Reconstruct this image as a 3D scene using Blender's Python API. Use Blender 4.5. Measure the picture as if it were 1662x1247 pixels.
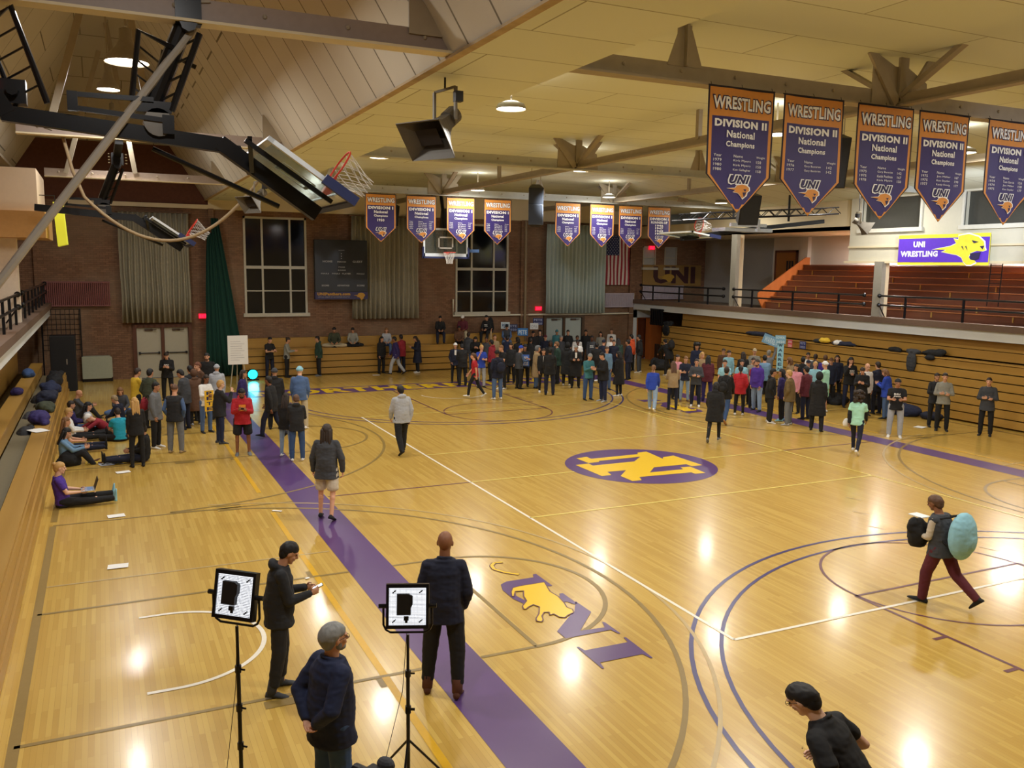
import bpy, bmesh, math, random
from mathutils import Vector, Matrix, noise
from math import sin, cos, pi, radians
random.seed(7)
sc = bpy.context.scene
COL = sc.collection
for o in list(bpy.data.objects): bpy.data.objects.remove(o)

# ---------------------------------------------------------------- camera, world, lights, exposure
def make_camera():
    f, cx, cy, cz, yaw, pit, rol = 1410.74, -11.7528, -17.5012, 4.7941, 0.440322, -0.134918, 0.012569
    fw = Vector((sin(yaw)*cos(pit), cos(yaw)*cos(pit), sin(pit)))
    rt = Vector((cos(yaw), -sin(yaw), 0)); up = rt.cross(fw)
    r2 = rt*cos(rol)+up*sin(rol); u2 = -rt*sin(rol)+up*cos(rol)
    cam = bpy.data.cameras.new('camera'); cam.sensor_width = 36; cam.sensor_fit = 'HORIZONTAL'
    cam.lens = f/1662*36; cam.clip_end = 200; cam.clip_start = .05
    o = bpy.data.objects.new('camera', cam); COL.objects.link(o)
    M = Matrix((r2, u2, -fw)).transposed().to_4x4(); M.translation = (cx, cy, cz)
    o.matrix_world = M; sc.camera = o
make_camera()
W = bpy.data.worlds.new('world'); sc.world = W; W.use_nodes = True
W.node_tree.nodes['Background'].inputs[0].default_value = (.32, .36, .45, 1)
W.node_tree.nodes['Background'].inputs[1].default_value = .12
vs = sc.view_settings
vs.view_transform = 'Standard'; vs.look = 'None'; vs.gamma = 1; vs.use_curve_mapping = False
vs.exposure = 0.12
def light(name, kind, loc, energy, color=(1, .93, .80), rot=None, size=.5, spot=1.2, blend=.4, target=None, size_y=None, radius=.2):
    l = bpy.data.lights.new(name, kind); l.energy = energy; l.color = color
    if kind == 'AREA':
        l.shape = 'DISK' if size_y is None else 'RECTANGLE'; l.size = size
        if size_y: l.size_y = size_y
    else: l.shadow_soft_size = radius
    if kind == 'SPOT': l.spot_size = spot; l.spot_blend = blend
    o = bpy.data.objects.new(name, l); COL.objects.link(o); o.location = loc
    if target is not None: o.rotation_euler = (Vector(target)-Vector(loc)).to_track_quat('-Z', 'Y').to_euler()
    elif rot: o.rotation_euler = rot
    return o
HALL_LAMPS = [(x, y) for x in (-5.1, .9, 6.5, 12.0) for y in (-11, -3.2, 4.8, 12.5) if x < 12 or y > 0]
for x, y in HALL_LAMPS:
    light('hall_lamp_light', 'AREA', (x, y, 7.50), {-11: 175, -3.2: 165, 4.8: 135, 12.5: 115}[y], (1, .96, .88), size=.50)
for x, y in HALL_LAMPS[:12]:   # added fill points that brighten the ceiling around the lamps
    light('ceiling_fill_light', 'POINT', (x, y, 7.72), 26, (1, .97, .88), radius=.3)
ATTIC = [(-11.2, -11.5, 8.6), (-11.2, -5.0, 8.6), (-11.12, 1.25, 8.66), (-11.37, 7.18, 9.15), (-11.2, 13.5, 9.2)]
for x, y, z in ATTIC:
    light('attic_lamp_light', 'AREA', (x, y, z-.17), 170, (1, .97, .92), size=.5)
GAL = [(17.35, 8.6, 6.22), (17.35, 2.2, 6.22), (17.35, -4.6, 6.22)]
for x, y, z in GAL:
    light('gallery_lamp_light', 'AREA', (x, y, z-.06), 260, (1, .92, .86), size=.9)
light('gallery_left_light', 'AREA', (-15.6, 4, 6.0), 60, (1, .86, .70), size=.9)
# cool floodlights thrown up at the right header, the far frieze, the banners
light('flood_light', 'SPOT', (9.5, -1.5, 6.9), 1300, (.78, .86, 1), spot=1.1, blend=.8, target=(13.8, 2.4, 6.2))
light('flood_light', 'SPOT', (1.5, 8.0, 6.9), 500, (.75, .85, 1), spot=1.2, blend=.8, target=(9.6, 21.2, 5.2))
light('flood_light', 'SPOT', (2.0, 3.5, 6.6), 420, (.75, .85, 1), spot=.5, blend=.8, target=(-.1, 13, 5.6))
light('flood_light', 'SPOT', (4.5, -11.5, 6.6), 200, (.75, .82, 1), spot=.75, blend=.7, target=(2.9, -7, 6.4))

# ---------------------------------------------------------------- materials
MATS = {}
def lin(c):
    if isinstance(c, str): c = tuple(int(c[i:i+2], 16)/255 for i in (0, 2, 4))
    return tuple((v/12.92 if v <= .04045 else ((v+.055)/1.055)**2.4) for v in c)
def mat(name, c=None, rough=.6, metal=0., var=.10, scale=12, bump=0., emit=None, trans=0., spec=.5, stretch=(1, 1, 1)):
    if name in MATS: return MATS[name]
    m = bpy.data.materials.new(name); m.use_nodes = True; MATS[name] = m
    nt = m.node_tree; N = nt.nodes; L = nt.links; b = N['Principled BSDF']
    c = lin(c or '808080')
    b.inputs['Roughness'].default_value = rough; b.inputs['Metallic'].default_value = metal
    b.inputs['Specular IOR Level'].default_value = spec
    if trans: b.inputs['Transmission Weight'].default_value = trans
    tc = N.new('ShaderNodeTexCoord'); mp = N.new('ShaderNodeMapping'); nz = N.new('ShaderNodeTexNoise')
    mp.inputs['Scale'].default_value = stretch
    nz.inputs['Scale'].default_value = scale; nz.inputs['Detail'].default_value = 3
    L.new(tc.outputs['Object'], mp.inputs[0]); L.new(mp.outputs[0], nz.inputs['Vector'])
    mx = N.new('ShaderNodeMix'); mx.data_type = 'RGBA'
    mx.inputs[6].default_value = (*[v*(1-var) for v in c], 1); mx.inputs[7].default_value = (*[min(1, v*(1+var)) for v in c], 1)
    L.new(nz.outputs['Fac'], mx.inputs[0]); L.new(mx.outputs[2], b.inputs['Base Color'])
    if bump:
        bp = N.new('ShaderNodeBump'); bp.inputs['Strength'].default_value = bump
        L.new(nz.outputs['Fac'], bp.inputs['Height']); L.new(bp.outputs[0], b.inputs['Normal'])
    if emit:
        b.inputs['Emission Color'].default_value = (*lin(emit[0]), 1); b.inputs['Emission Strength'].default_value = emit[1]
    return m
def brickmat(name, c1, c2, mortar, bw, bh, ms, swap=None, rough=.8, blotch=None, bias=0, offset=.5, bump=.0, spec=.5, coat=0, squash=1):
    m = bpy.data.materials.new(name); m.use_nodes = True; MATS[name] = m
    nt = m.node_tree; N = nt.nodes; L = nt.links; b = N['Principled BSDF']
    b.inputs['Roughness'].default_value = rough; b.inputs['Specular IOR Level'].default_value = spec
    b.inputs['Coat Weight'].default_value = coat; b.inputs['Coat Roughness'].default_value = .12
    tc = N.new('ShaderNodeTexCoord'); sp = N.new('ShaderNodeSeparateXYZ'); cb = N.new('ShaderNodeCombineXYZ')
    L.new(tc.outputs['Object'], sp.inputs[0])
    ax = swap or 'XZ'
    L.new(sp.outputs['XYZ'.index(ax[0])], cb.inputs[0]); L.new(sp.outputs['XYZ'.index(ax[1])], cb.inputs[1])
    br = N.new('ShaderNodeTexBrick'); L.new(cb.outputs[0], br.inputs['Vector'])
    br.offset = offset; br.squash = squash
    br.inputs['Color1'].default_value = (*lin(c1), 1); br.inputs['Color2'].default_value = (*lin(c2), 1); br.inputs['Mortar'].default_value = (*lin(mortar), 1)
    br.inputs['Scale'].default_value = 1; br.inputs['Mortar Size'].default_value = ms; br.inputs['Bias'].default_value = bias
    br.inputs['Mortar Smooth'].default_value = .2
    br.inputs['Brick Width'].default_value = bw; br.inputs['Row Height'].default_value = bh
    nz = N.new('ShaderNodeTexNoise'); nz.inputs['Scale'].default_value = .55; nz.inputs['Detail'].default_value = 5
    L.new(tc.outputs['Object'], nz.inputs['Vector'])
    rp = N.new('ShaderNodeValToRGB'); rp.color_ramp.elements[0].position = .42; rp.color_ramp.elements[1].position = .68
    L.new(nz.outputs['Fac'], rp.inputs[0])
    mx = N.new('ShaderNodeMix'); mx.data_type = 'RGBA'; mx.inputs[7].default_value = (*lin(blotch or c2), 1)
    mul = N.new('ShaderNodeMath'); mul.operation = 'MULTIPLY'; mul.inputs[1].default_value = .5 if blotch else .15
    L.new(rp.outputs[0], mul.inputs[0]); L.new(mul.outputs[0], mx.inputs[0])
    L.new(br.outputs['Color'], mx.inputs[6]); L.new(mx.outputs[2], b.inputs['Base Color'])
    if bump:
        bp = N.new('ShaderNodeBump'); bp.inputs['Strength'].default_value = bump; bp.inputs['Distance'].default_value = .01
        L.new(br.outputs['Fac'], bp.inputs['Height']); bp.invert = True; L.new(bp.outputs[0], b.inputs['Normal'])
    return m
def woodmat(name, c1, c2, axis=1, rough=.35, scale=7):
    st = [scale]*3; st[axis] = scale*.06
    m = mat(name, c1, rough=rough, var=0, scale=1.0, stretch=tuple(st))
    N = m.node_tree.nodes
    for n in N:
        if n.type == 'MIX': n.inputs[6].default_value = (*lin(c1), 1); n.inputs[7].default_value = (*lin(c2), 1)
    return m

floor_mat = brickmat('maple_floor', 'D2B05A', 'BF9A48', 'A2803C', 1.15, .057, .0012, swap='YX', rough=.26, blotch='C9A450', spec=.6, coat=.28)
brick_mat = brickmat('brick', '866248', '70503A', '54402F', .22, .075, .006, swap='XZ', blotch='8A7660', rough=.85)
brick_side = brickmat('brick_side', 'A8734A', '94603C', '6E5240', .22, .075, .006, swap='YZ', blotch='A88860', rough=.85)
ceil_mat = brickmat('ceiling_panels', 'DCE0CE', 'D6DAC6', '98967C', 4.9, 1.22, .012, swap='XY', rough=.8)
plank_mat = brickmat('ceiling_planks', 'D2CAB8', 'CAC0AC', '6E6450', 9.7, .95, .022, swap='ZY', rough=.7)
attic_mat = brickmat('attic_panels', 'C8C0B0', 'C0B8A8', '6A6458', 2.4, 2.4, .02, swap='ZY', rough=.8)
cream = mat('cream_paint', 'D8CBAA', rough=.6, var=.05, scale=2)
steel = mat('painted_steel', 'A09480', rough=.5, var=.12, scale=6)
steel_cool_lit = mat('painted_steel_cool_lit', 'B4B4AC', rough=.5, var=.10, scale=6)  # copy of the steel for far chords, cool light put into the colour
white_wall = mat('white_wall', 'E0D6CC', rough=.7, var=.04, scale=2)
band_mat = mat('white_band', 'D6DADA', rough=.6, var=.06, scale=2)
brown_trim = mat('brown_trim', '6A5444', rough=.6, var=.12)
black_metal = mat('black_metal', '17181C', rough=.28, metal=.3, var=.2)
black_pl = mat('black_plastic', '121216', rough=.5, var=.2)
chrome = mat('bright_metal', 'C8CCD2', rough=.25, metal=.9, var=.05)
oak = woodmat('golden_oak', 'A67E38', 'BA924A', 1)
oak_x = woodmat('golden_oak_x', 'A07834', 'B48C44', 0)
dark_oak = woodmat('dark_stained_wood', '5C3222', '74442E', 1, rough=.3)
orange_wood = woodmat('orange_wood', 'B4602C', 'C87638', 2)
tread = mat('grey_tread', '6E664E', rough=.6)
slot_mat = mat('dark_gap', '1E140C', rough=.9)
purple = mat('floor_purple', '5A3E76', rough=.3, var=.06, scale=3)
yellow = mat('floor_yellow', 'EFC61C', rough=.3, var=.04)
line_w = mat('line_white', 'F0EADC', rough=.3)
line_y = mat('line_pale_yellow', 'F0DC78', rough=.3)
line_b = mat('line_brown', '8E763E', rough=.35)
line_d = mat('line_dark_brown', '6A3E48', rough=.35)
line_n = mat('line_navy', '3A3470', rough=.3)
line_g = mat('line_faded_grey', 'BCA470', rough=.3)
line_gold = mat('line_faint_gold', 'D8A81E', rough=.35)
glass_dark = mat('night_glass', '0C1014', rough=.08, spec=.6)
lamp_em = mat('lamp_glow', 'FFFFFF', emit=('FFF4E0', 14))
paper = mat('white_paper', 'F2F2F0', rough=.7, var=.02)
red_pl = mat('rim_red', 'C8301C', rough=.4)
net_mat = mat('net_cord', 'E8E8E8', rough=.8)
exit_em = mat('exit_glow', 'FF2040', emit=('FF1838', 3.5))
curt_grey = mat('grey_curtain', '98927E', rough=.9, var=.1)
curt_blue = mat('pale_green_curtain', 'AEBCB6', rough=.9, var=.1)
net_green = mat('green_net', '0C3A30', rough=.95, var=.3, scale=40)

# ---------------------------------------------------------------- mesh helpers
def basis(d):
    d = Vector(d).normalized(); a = Vector((0, 0, 1)) if abs(d.z) < .95 else Vector((1, 0, 0))
    u = d.cross(a).normalized(); return u, u.cross(d)
class MB:
    def __init__(s): s.v = []; s.f = []; s.m = []; s.M = None
    def add(s, vs_, fs, m=0):
        n = len(s.v)
        s.v += [tuple(s.M @ Vector(v)) if s.M is not None else tuple(v) for v in vs_]
        s.f += [tuple(i+n for i in f) for f in fs]; s.m += [m]*len(fs); return s
    def box(s, a, b, m=0):
        x0, y0, z0 = a; x1, y1, z1 = b
        if x0 > x1: x0, x1 = x1, x0
        if y0 > y1: y0, y1 = y1, y0
        if z0 > z1: z0, z1 = z1, z0
        return s.add([(x0, y0, z0), (x1, y0, z0), (x1, y1, z0), (x0, y1, z0), (x0, y0, z1), (x1, y0, z1), (x1, y1, z1), (x0, y1, z1)],
                     [(0, 3, 2, 1), (4, 5, 6, 7), (0, 1, 5, 4), (1, 2, 6, 5), (2, 3, 7, 6), (3, 0, 4, 7)], m)
    def bar(s, a, b, w, h, m=0, up=(0, 0, 1)):   # rectangular bar a->b
        a = Vector(a); b = Vector(b); d = (b-a).normalized(); u = d.cross(Vector(up))
        if u.length < 1e-3: u = d.cross(Vector((0, 1, 0)))
        u.normalize(); v = u.cross(d)
        P = [p+u*(i*w/2)+v*(j*h/2) for p in (a, b) for i, j in ((-1, -1), (1, -1), (1, 1), (-1, 1))]
        return s.add(P, [(0, 1, 2, 3), (7, 6, 5, 4), (0, 4, 5, 1), (1, 5, 6, 2), (2, 6, 7, 3), (3, 7, 4, 0)], m)
    def tube(s, pts, r, n=8, m=0, cap=True):
        pts = [Vector(p) for p in pts]; R = r if isinstance(r, (list, tuple)) else [r]*len(pts)
        V = []; F = []; u = None
        for i, p in enumerate(pts):
            d = (pts[min(i+1, len(pts)-1)]-pts[max(i-1, 0)])
            if u is None: u, w = basis(d)
            else:
                u = (u-d.normalized()*u.dot(d.normalized())).normalized(); w = u.cross(d.normalized())
            for k in range(n):
                a = 2*pi*k/n; V.append(p+(u*cos(a)+w*sin(a))*R[i])
        for i in range(len(pts)-1):
            for k in range(n):
                k2 = (k+1) % n; F.append((i*n+k, i*n+k2, (i+1)*n+k2, (i+1)*n+k))
        if cap: F.append(tuple(range(n))[::-1]); F.append(tuple((len(pts)-1)*n+k for k in range(n)))
        return s.add(V, F, m)
    def lathe(s, prof, c=(0, 0, 0), n=20, m=0, axis=2):
        V = []; F = []
        for r, z in prof:
            for k in range(n):
                a = 2*pi*k/n; q = (r*cos(a), r*sin(a), z)
                q = {2: q, 1: (q[0], q[2], q[1]), 0: (q[2], q[0], q[1])}[axis]
                V.append((q[0]+c[0], q[1]+c[1], q[2]+c[2]))
        for i in range(len(prof)-1):
            for k in range(n):
                k2 = (k+1) % n; F.append((i*n+k, i*n+k2, (i+1)*n+k2, (i+1)*n+k))
        return s.add(V, F, m)
    def ell(s, c, r, nu=12, nv=8, m=0, R=None):
        V = []; F = []; c = Vector(c)
        for i in range(nv+1):
            t = pi*i/nv
            for k in range(nu):
                a = 2*pi*k/nu; q = Vector((r[0]*sin(t)*cos(a), r[1]*sin(t)*sin(a), r[2]*cos(t)))
                V.append((R @ q if R is not None else q)+c)
        for i in range(nv):
            for k in range(nu):
                k2 = (k+1) % nu; F.append((i*nu+k, (i+1)*nu+k, (i+1)*nu+k2, i*nu+k2))
        return s.add(V, F, m)
    def prism(s, pts, z0, z1, m=0, fn=None):   # ccw polygon extruded; fn maps (a,b,h)->xyz
        fn = fn or (lambda a, b, h: (a, b, h)); n = len(pts)
        V = [fn(x, y, z1) for x, y in pts]+[fn(x, y, z0) for x, y in pts]
        return s.add(V, [tuple(range(n)), tuple(range(2*n-1, n-1, -1))]+[(i, n+i, n+(i+1) % n, (i+1) % n) for i in range(n)], m)
    def build(s, name, mats, parent=None, smooth=False, bevel=0):
        me = bpy.data.meshes.new(name); me.from_pydata(s.v, [], s.f)
        mats = mats if isinstance(mats, (list, tuple)) else [mats]
        for q in mats: me.materials.append(q)
        me.polygons.foreach_set('material_index', s.m)
        bm = bmesh.new(); bm.from_mesh(me)
        if smooth == 2: bmesh.ops.remove_doubles(bm, verts=bm.verts, dist=1e-4)
        bmesh.ops.recalc_face_normals(bm, faces=bm.faces); bm.to_mesh(me); bm.free()
        if smooth: me.polygons.foreach_set('use_smooth', [True]*len(me.polygons))
        me.update(); o = bpy.data.objects.new(name, me); COL.objects.link(o)
        if parent: o.parent = parent
        if bevel:
            bv = o.modifiers.new('bevel', 'BEVEL'); bv.width = bevel; bv.segments = 2; bv.limit_method = 'ANGLE'
        return o
def thing(name, label, cat, loc=(0, 0, 0), rz=0, group=None):
    o = bpy.data.objects.new(name, None); COL.objects.link(o); o.location = loc; o.rotation_euler = (0, 0, rz)
    o.empty_display_size = .1; return tag(o, label, cat, group)
def tag(o, label, cat, group=None):
    o['label'] = label; o['category'] = cat
    if group: o['group'] = group
    return o
def struct(mb, name, mats, **k):
    o = mb.build(name, mats, **k)
    if not k.get('parent'): o['kind'] = 'structure'
    return o
def dup(root, dx=(0, 0, 0), loc=None, rz=None, label=None, group=None):
    r = root.copy(); COL.objects.link(r)
    r.location = Vector(loc) if loc is not None else root.location+Vector(dx)
    if rz is not None: r.rotation_euler = (0, 0, rz)
    if label: r['label'] = label
    if group: r['group'] = group
    def rec(a, b):
        for ch in list(a.children):
            c = ch.copy(); COL.objects.link(c); c.parent = b; rec(ch, c)
    rec(root, r); return r
_tc = {}
SCRATCH = bpy.data.scenes.new('scratch')
def baked(o):   # evaluated copy of one object, worked out in its own little scene
    SCRATCH.collection.objects.link(o); vl = SCRATCH.view_layers[0]; vl.update()
    return bpy.data.meshes.new_from_object(o.evaluated_get(vl.depsgraph))
def glyphs(txt, bold=.0, shear=0.):
    """text -> (verts2d, faces, w, h) from the built-in font, baseline at 0"""
    k = (txt, bold, shear)
    if k in _tc: return _tc[k]
    cu = bpy.data.curves.new('t', 'FONT'); cu.body = txt; cu.size = 1; cu.offset = bold; cu.shear = shear; cu.resolution_u = 2
    cu.space_character = 1.04+bold
    o = bpy.data.objects.new('t', cu)
    me = baked(o)
    V = [(v.co.x, v.co.y) for v in me.vertices]; F = [tuple(p.vertices) for p in me.polygons]
    bpy.data.objects.remove(o); bpy.data.curves.remove(cu); bpy.data.meshes.remove(me)
    x0 = min(v[0] for v in V); x1 = max(v[0] for v in V); y0 = min(v[1] for v in V); y1 = max(v[1] for v in V)
    _tc[k] = ([(x-x0, y-y0) for x, y in V], F, x1-x0, y1-y0); return _tc[k]
def put_text(mb, txt, x, y, w, h, fn, m=0, bold=0., shear=0., lift=0.):
    """glyph faces stretched to box w x h (w None keeps aspect), centre-left x, bottom y; fn(a,b,h)->xyz"""
    V, F, tw, th = glyphs(txt, bold, shear)
    sy = h/th; sx = (w/tw) if w else sy
    mb.add([fn(x+a*sx, y+b*sy, lift) for a, b in V], F, m); return tw*sx
# ================================================================ floor and painted lines
XL, XR, YN, YF = -17.0, 18.0, -21.0, 21.2
FL = struct(MB().box((XL, YN, -.3), (XR, YF, 0)), 'floor', floor_mat)
def paint(name, mb, m, label=None):
    o = mb.build(name, m, parent=FL)
    if label: o['label'] = label
    return o
def seg(mb, a, b, w, z=.004):
    a = Vector((*a, z)); b = Vector((*b, z)); d = (b-a).normalized(); n = Vector((-d.y, d.x, 0))*w/2
    mb.add([a-n, b-n, b+n, a+n], [(0, 1, 2, 3)])
def arc(mb, c, r, a0, a1, w, z=.004, n=48):
    V = []
    for i in range(n+1):
        a = radians(a0+(a1-a0)*i/n)
        V += [(c[0]+(r-w/2)*cos(a), c[1]+(r-w/2)*sin(a), z), (c[0]+(r+w/2)*cos(a), c[1]+(r+w/2)*sin(a), z)]
    mb.add(V, [(2*i, 2*i+1, 2*i+3, 2*i+2) for i in range(n)])
def flat(mb, pts, z=.006, m=0): mb.add([(x, y, z) for x, y in pts], [tuple(range(len(pts)))], m)
mb = MB()
for s in (-1, 1): flat(mb, [(s*7.73, -15.9), (s*8.44, -15.9), (s*8.44, 15.9), (s*7.73, 15.9)][::s], .003)
flat(mb, [(-7.73, 14.35), (7.73, 14.35), (7.73, 15.9), (-7.73, 15.9)], .003); flat(mb, [(-7.73, -15.9), (7.73, -15.9), (7.73, -14.35), (-7.73, -14.35)], .003)
paint('court_border', mb, purple)
mb = MB(); V, F, tw, th = glyphs('NORTHERN IOWA', .06)
put_text(mb, 'NORTHERN IOWA', -6.9, 14.5, 13.8, 1.2, lambda a, b, h: (a, b, .006), bold=.045)
paint('baseline_lettering', mb, yellow)
mb = MB(); arc(mb, (0, 0), .925, 0, 360, 1.85, .003, 72); paint('center_circle', mb, purple)
NI = [(-1.11, 1.23), (-.77, 1.29), (-.79, 1.04), (.62, 1.07), (.72, 1.23), (1.01, 1.25), (.91, .36), (1.02, .51), (1.39, .58), (1.41, -.6), (1.09, -.61), (1.09, -.37), (.16, -.35), (-.24, -.76), (.7, -.78), (.76, -.59), (1.03, -.62), (.97, -1.29), (.68, -1.28), (.69, -1.12), (-.72, -1.04), (-.83, -1.31), (-1.08, -1.31), (-1.07, -.79), (-.64, -.35), (-1.14, -.32), (-1.21, -.62), (-1.48, -.64), (-1.49, .58), (-1.11, .61), (-1.13, .37), (.07, .38), (.51, .78), (-.72, .76), (-.78, .66), (-1.09, .64)][::-1]
mb = MB(); flat(mb, NI, .006); paint('center_monogram', mb, yellow)
# side emblem: U N I laid out along the sideline, prowling cat over the U
def emblem(sg, tagn):
    def T(a, b): return (sg*(-6.5+b), sg*(-5.8-a))       # a = reading direction, b = up
    L = MB()
    U = [(.0, .72), (.55, .72), (.55, .66), (.44, .62), (.44, .24), (.52, .1), (.70, .04), (.90, .08), (.98, .22), (.98, .62), (.88, .66), (.88, .72), (1.32, .72), (1.32, .66), (1.20, .62), (1.17, .22), (1.05, .02), (.8, -.05), (.42, -.05), (.2, .02), (.12, .15), (.12, .62), (0, .66)]
    N = [(-6.93, -5.75), (-6.53, -5.78), (-6.54, -5.75), (-6.93, -5.75), (-7.03, -5.76), (-7.46, -5.75), (-7.96, -6.21), (-7.99, -5.85), (-7.82, -5.79), (-7.85, -5.76), (-8.24, -5.76), (-8.24, -5.79), (-8.09, -5.82), (-8.09, -6.5), (-7.85, -6.5), (-7.42, -6.05), (-7.37, -5.97), (-6.97, -5.80)]
    N = [(-5.8-y, x+6.5) for y, x in N[4:-1]]
    I = [(2.58, .74), (3.22, .72), (3.22, .69), (3.08, .66), (3.07, .05), (3.22, .02), (3.22, -.01), (2.57, 0), (2.58, .03), (2.70, .05), (2.71, .68), (2.56, .71)]
    for P in (U, N, I): flat(L, [T(*q) for q in P][::-sg or 1], .006)
    paint('emblem_letters', L, purple)
    C = [(-6.18, -5.83), (-6.56, -5.93), (-6.78, -5.91), (-7.04, -5.95), (-7.19, -5.99), (-7.28, -5.95), (-7.39, -5.99), (-7.44, -6.11), (-7.5, -6.19), (-7.45, -6.25), (-7.32, -6.27), (-7.34, -6.34), (-7.24, -6.3), (-7.22, -6.37), (-7.33, -6.46), (-7.45, -6.5), (-7.5, -6.55), (-7.45, -6.6), (-7.37, -6.57), (-7.24, -6.46), (-7.02, -6.34), (-6.91, -6.38), (-6.96, -6.48), (-7.02, -6.55), (-7.0, -6.58), (-6.9, -6.55), (-6.75, -6.41), (-6.57, -6.37), (-6.38, -6.28), (-6.35, -6.4), (-6.53, -6.51), (-6.5, -6.53), (-6.35, -6.47), (-6.21, -6.38), (-6.18, -6.25)]
    cat = MB(); ol = MB()
    P = [(sg*x, sg*y) for y, x in C]; cx = sum(p[0] for p in P)/len(P); cy = sum(p[1] for p in P)/len(P)
    flat(cat, P, .010); n = len(P)
    for i in range(n): seg(ol, P[i], P[(i+1) % n], .018, .012)
    TL = [(-6.04, -5.72), (-6.2, -5.55), (-6.3, -5.35), (-6.27, -5.18), (-6.17, -5.07), (-6.04, -5.1)]
    TL = [(sg*a, sg*b) for a, b in TL]
    for i in range(5): seg(ol, TL[i], TL[i+1], .085, .006); seg(cat, TL[i], TL[i+1], .055, .009)
    paint('emblem_cat', cat, yellow); paint('emblem_outline', ol, line_d)
emblem(1, ''); emblem(-1, '')
vb = MB()
for a, b in (((-4.5, -9), (-4.5, 9)), ((-4.5, -9), (4.5, -9))): seg(vb, a, b, .055, .005)
paint('volleyball_line', vb, line_w)
vb = MB()
for a, b in (((4.5, -9), (4.5, 9)), ((-4.5, 9), (4.5, 9)), ((-4.5, -3), (4.5, -3)), ((-4.5, 3), (4.5, 3)), ((-4.5, 0), (-1.85, 0)), ((1.85, 0), (4.5, 0))): seg(vb, a, b, .05, .005)
paint('volleyball_line', vb, line_y)
nv = MB(); br = MB(); dk = MB(); gy = MB(); gd = MB(); wh = MB()
for s in (-1, 1):
    c = (0, s*12.75); a0 = 90 if s < 0 else 270
    arc(wh, c, 1.2, a0-90, a0+90, .05); arc(nv, c, 6.40, a0-90, a0+90, .06); arc(nv, c, 6.02, a0-90, a0+90, .055)
    arc(dk, (0, s*8.5), 1.8, 0, 360, .045)
    seg(dk, (-1.83, s*8.5), (1.83, s*8.5), .05)
    for x in (-1.83, 1.83):
        seg(dk, (x, s*8.5), (x, s*14.3), .055)
        for k in (10.05, 11.05, 11.95, 12.9): seg(dk, (x+(.03 if x > 0 else -.03), s*k), (x+(.24 if x > 0 else -.24), s*k), .06)
    seg(dk, (s*4.5, 0), (s*7.7, 0), .05); seg(br, (s*8.45, -.1), (s*12.75, -.1), .05)
    for cy in (-6.35, 6.35):
        bx = s*11.2; a = 0 if s < 0 else 180
        arc(br, (bx, cy), 6.35, a-86, a+86, .065, .0045); cy < 0 and arc(gy, (bx, cy), 6.72, a-80, a+80, .05, .0042)
        for y in (cy-1.8, cy+1.8):
            seg(br, (s*12.75, y), (s*8.45, y), .06); seg(br, (s*7.72, y), (s*6.95, y), .06)
        seg(br, (s*6.95, cy-1.8), (s*6.95, cy+1.8), .06); arc(br, (s*6.95, cy), 1.8, a-90, a+90, .07, .0047)
        seg(br, (s*12.75, cy-6.2), (s*12.75, cy+6.2), .11)
        for y in (cy-1.95, cy+1.95): seg(br, (s*9.9, y), (s*10.35, y), .16); seg(br, (s*9.0, y), (s*9.07, y), .22)
        seg(gd, (s*8.95, cy-5.5), (s*8.95, cy+5.6), .09, .0035)
        if s < 0 > cy:
            arc(wh, (bx, cy), 1.15, a-90, a+90, .06, .006)
            for y in (cy-1.15, cy+1.15): seg(wh, (bx, y), (s*11.5, y), .06, .006)
        seg(gy, (s*12.7, cy+2.9), (s*8.5, cy+2.9), .045)
        for k in range(3): seg(br, (s*9.9, cy+6.1+k*.16), (s*9.45, cy+6.1+k*.16), .06)
for k in range(8): seg(gy, (2.0+.75*math.sin(k), -10.5+.85*k), (1.9+.75*math.sin(k), -10.2+.85*k), .03)
for m_, n_, l_ in ((nv, 'three_point_line', line_n), (br, 'cross_court_line', line_b), (dk, 'free_throw_line', line_d), (gy, 'faded_line', line_g), (gd, 'faint_gold_line', line_gold), (wh, 'restricted_arc', line_w)):
    paint(n_, m_, l_)

# ================================================================ walls
def wall_holes(axis, c0, c1, a0, a1, z0, z1, holes):
    """wall slab between c0..c1 on the given axis, with rectangular holes (a0,a1,z0,z1)"""
    mb = MB(); xs = sorted({a0, a1, *[h[0] for h in holes], *[h[1] for h in holes]}); zs = sorted({z0, z1, *[h[2] for h in holes], *[h[3] for h in holes]})
    for i in range(len(xs)-1):
        for j in range(len(zs)-1):
            cx = (xs[i]+xs[i+1])/2; cz = (zs[j]+zs[j+1])/2
            if any(h[0] < cx < h[1] and h[2] < cz < h[3] for h in holes): continue
            if axis == 'y': mb.box((xs[i], c0, zs[j]), (xs[i+1], c1, zs[j+1]))
            else: mb.box((c0, xs[i], zs[j]), (c1, xs[i+1], zs[j+1]))
    return mb
W1 = (-6.22, -3.55, 2.55, 6.75); W2 = (3.45, 6.2, 2.5, 6.75); WS1 = (13.95, 14.75, 4.75, 5.9); WS2 = (15.3, 16.1, 4.75, 5.9)
D1 = (-10.55, -8.55, 0, 2.1); D2 = (8.3, 10.35, 0, 2.25); D3 = (13.62, 15.1, 0, 2.15)
wf = wall_holes('y', YF, YF+.35, XL, XR, 0, 7.15, [W1, W2, WS1, WS2, D1, D2, D3])
WF = struct(wf, 'wall_far', brick_mat)
up = MB().box((-17.0, YF, 7.15), (-7.6, YF+.3, 13.6)); struct(up, 'wall_far_gable', mat('gable_brick', '5E3A2C', rough=.9, var=.25, scale=9))
fz = MB().box((-7.6, YF-.1, 7.15), (XR, YF+.3, 8.6)); struct(fz, 'trim_1', cream)
struct(MB().box((-13.2, YF-.12, 6.98), (XR, YF-.003, 7.15)), 'trim_2', cream)
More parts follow.
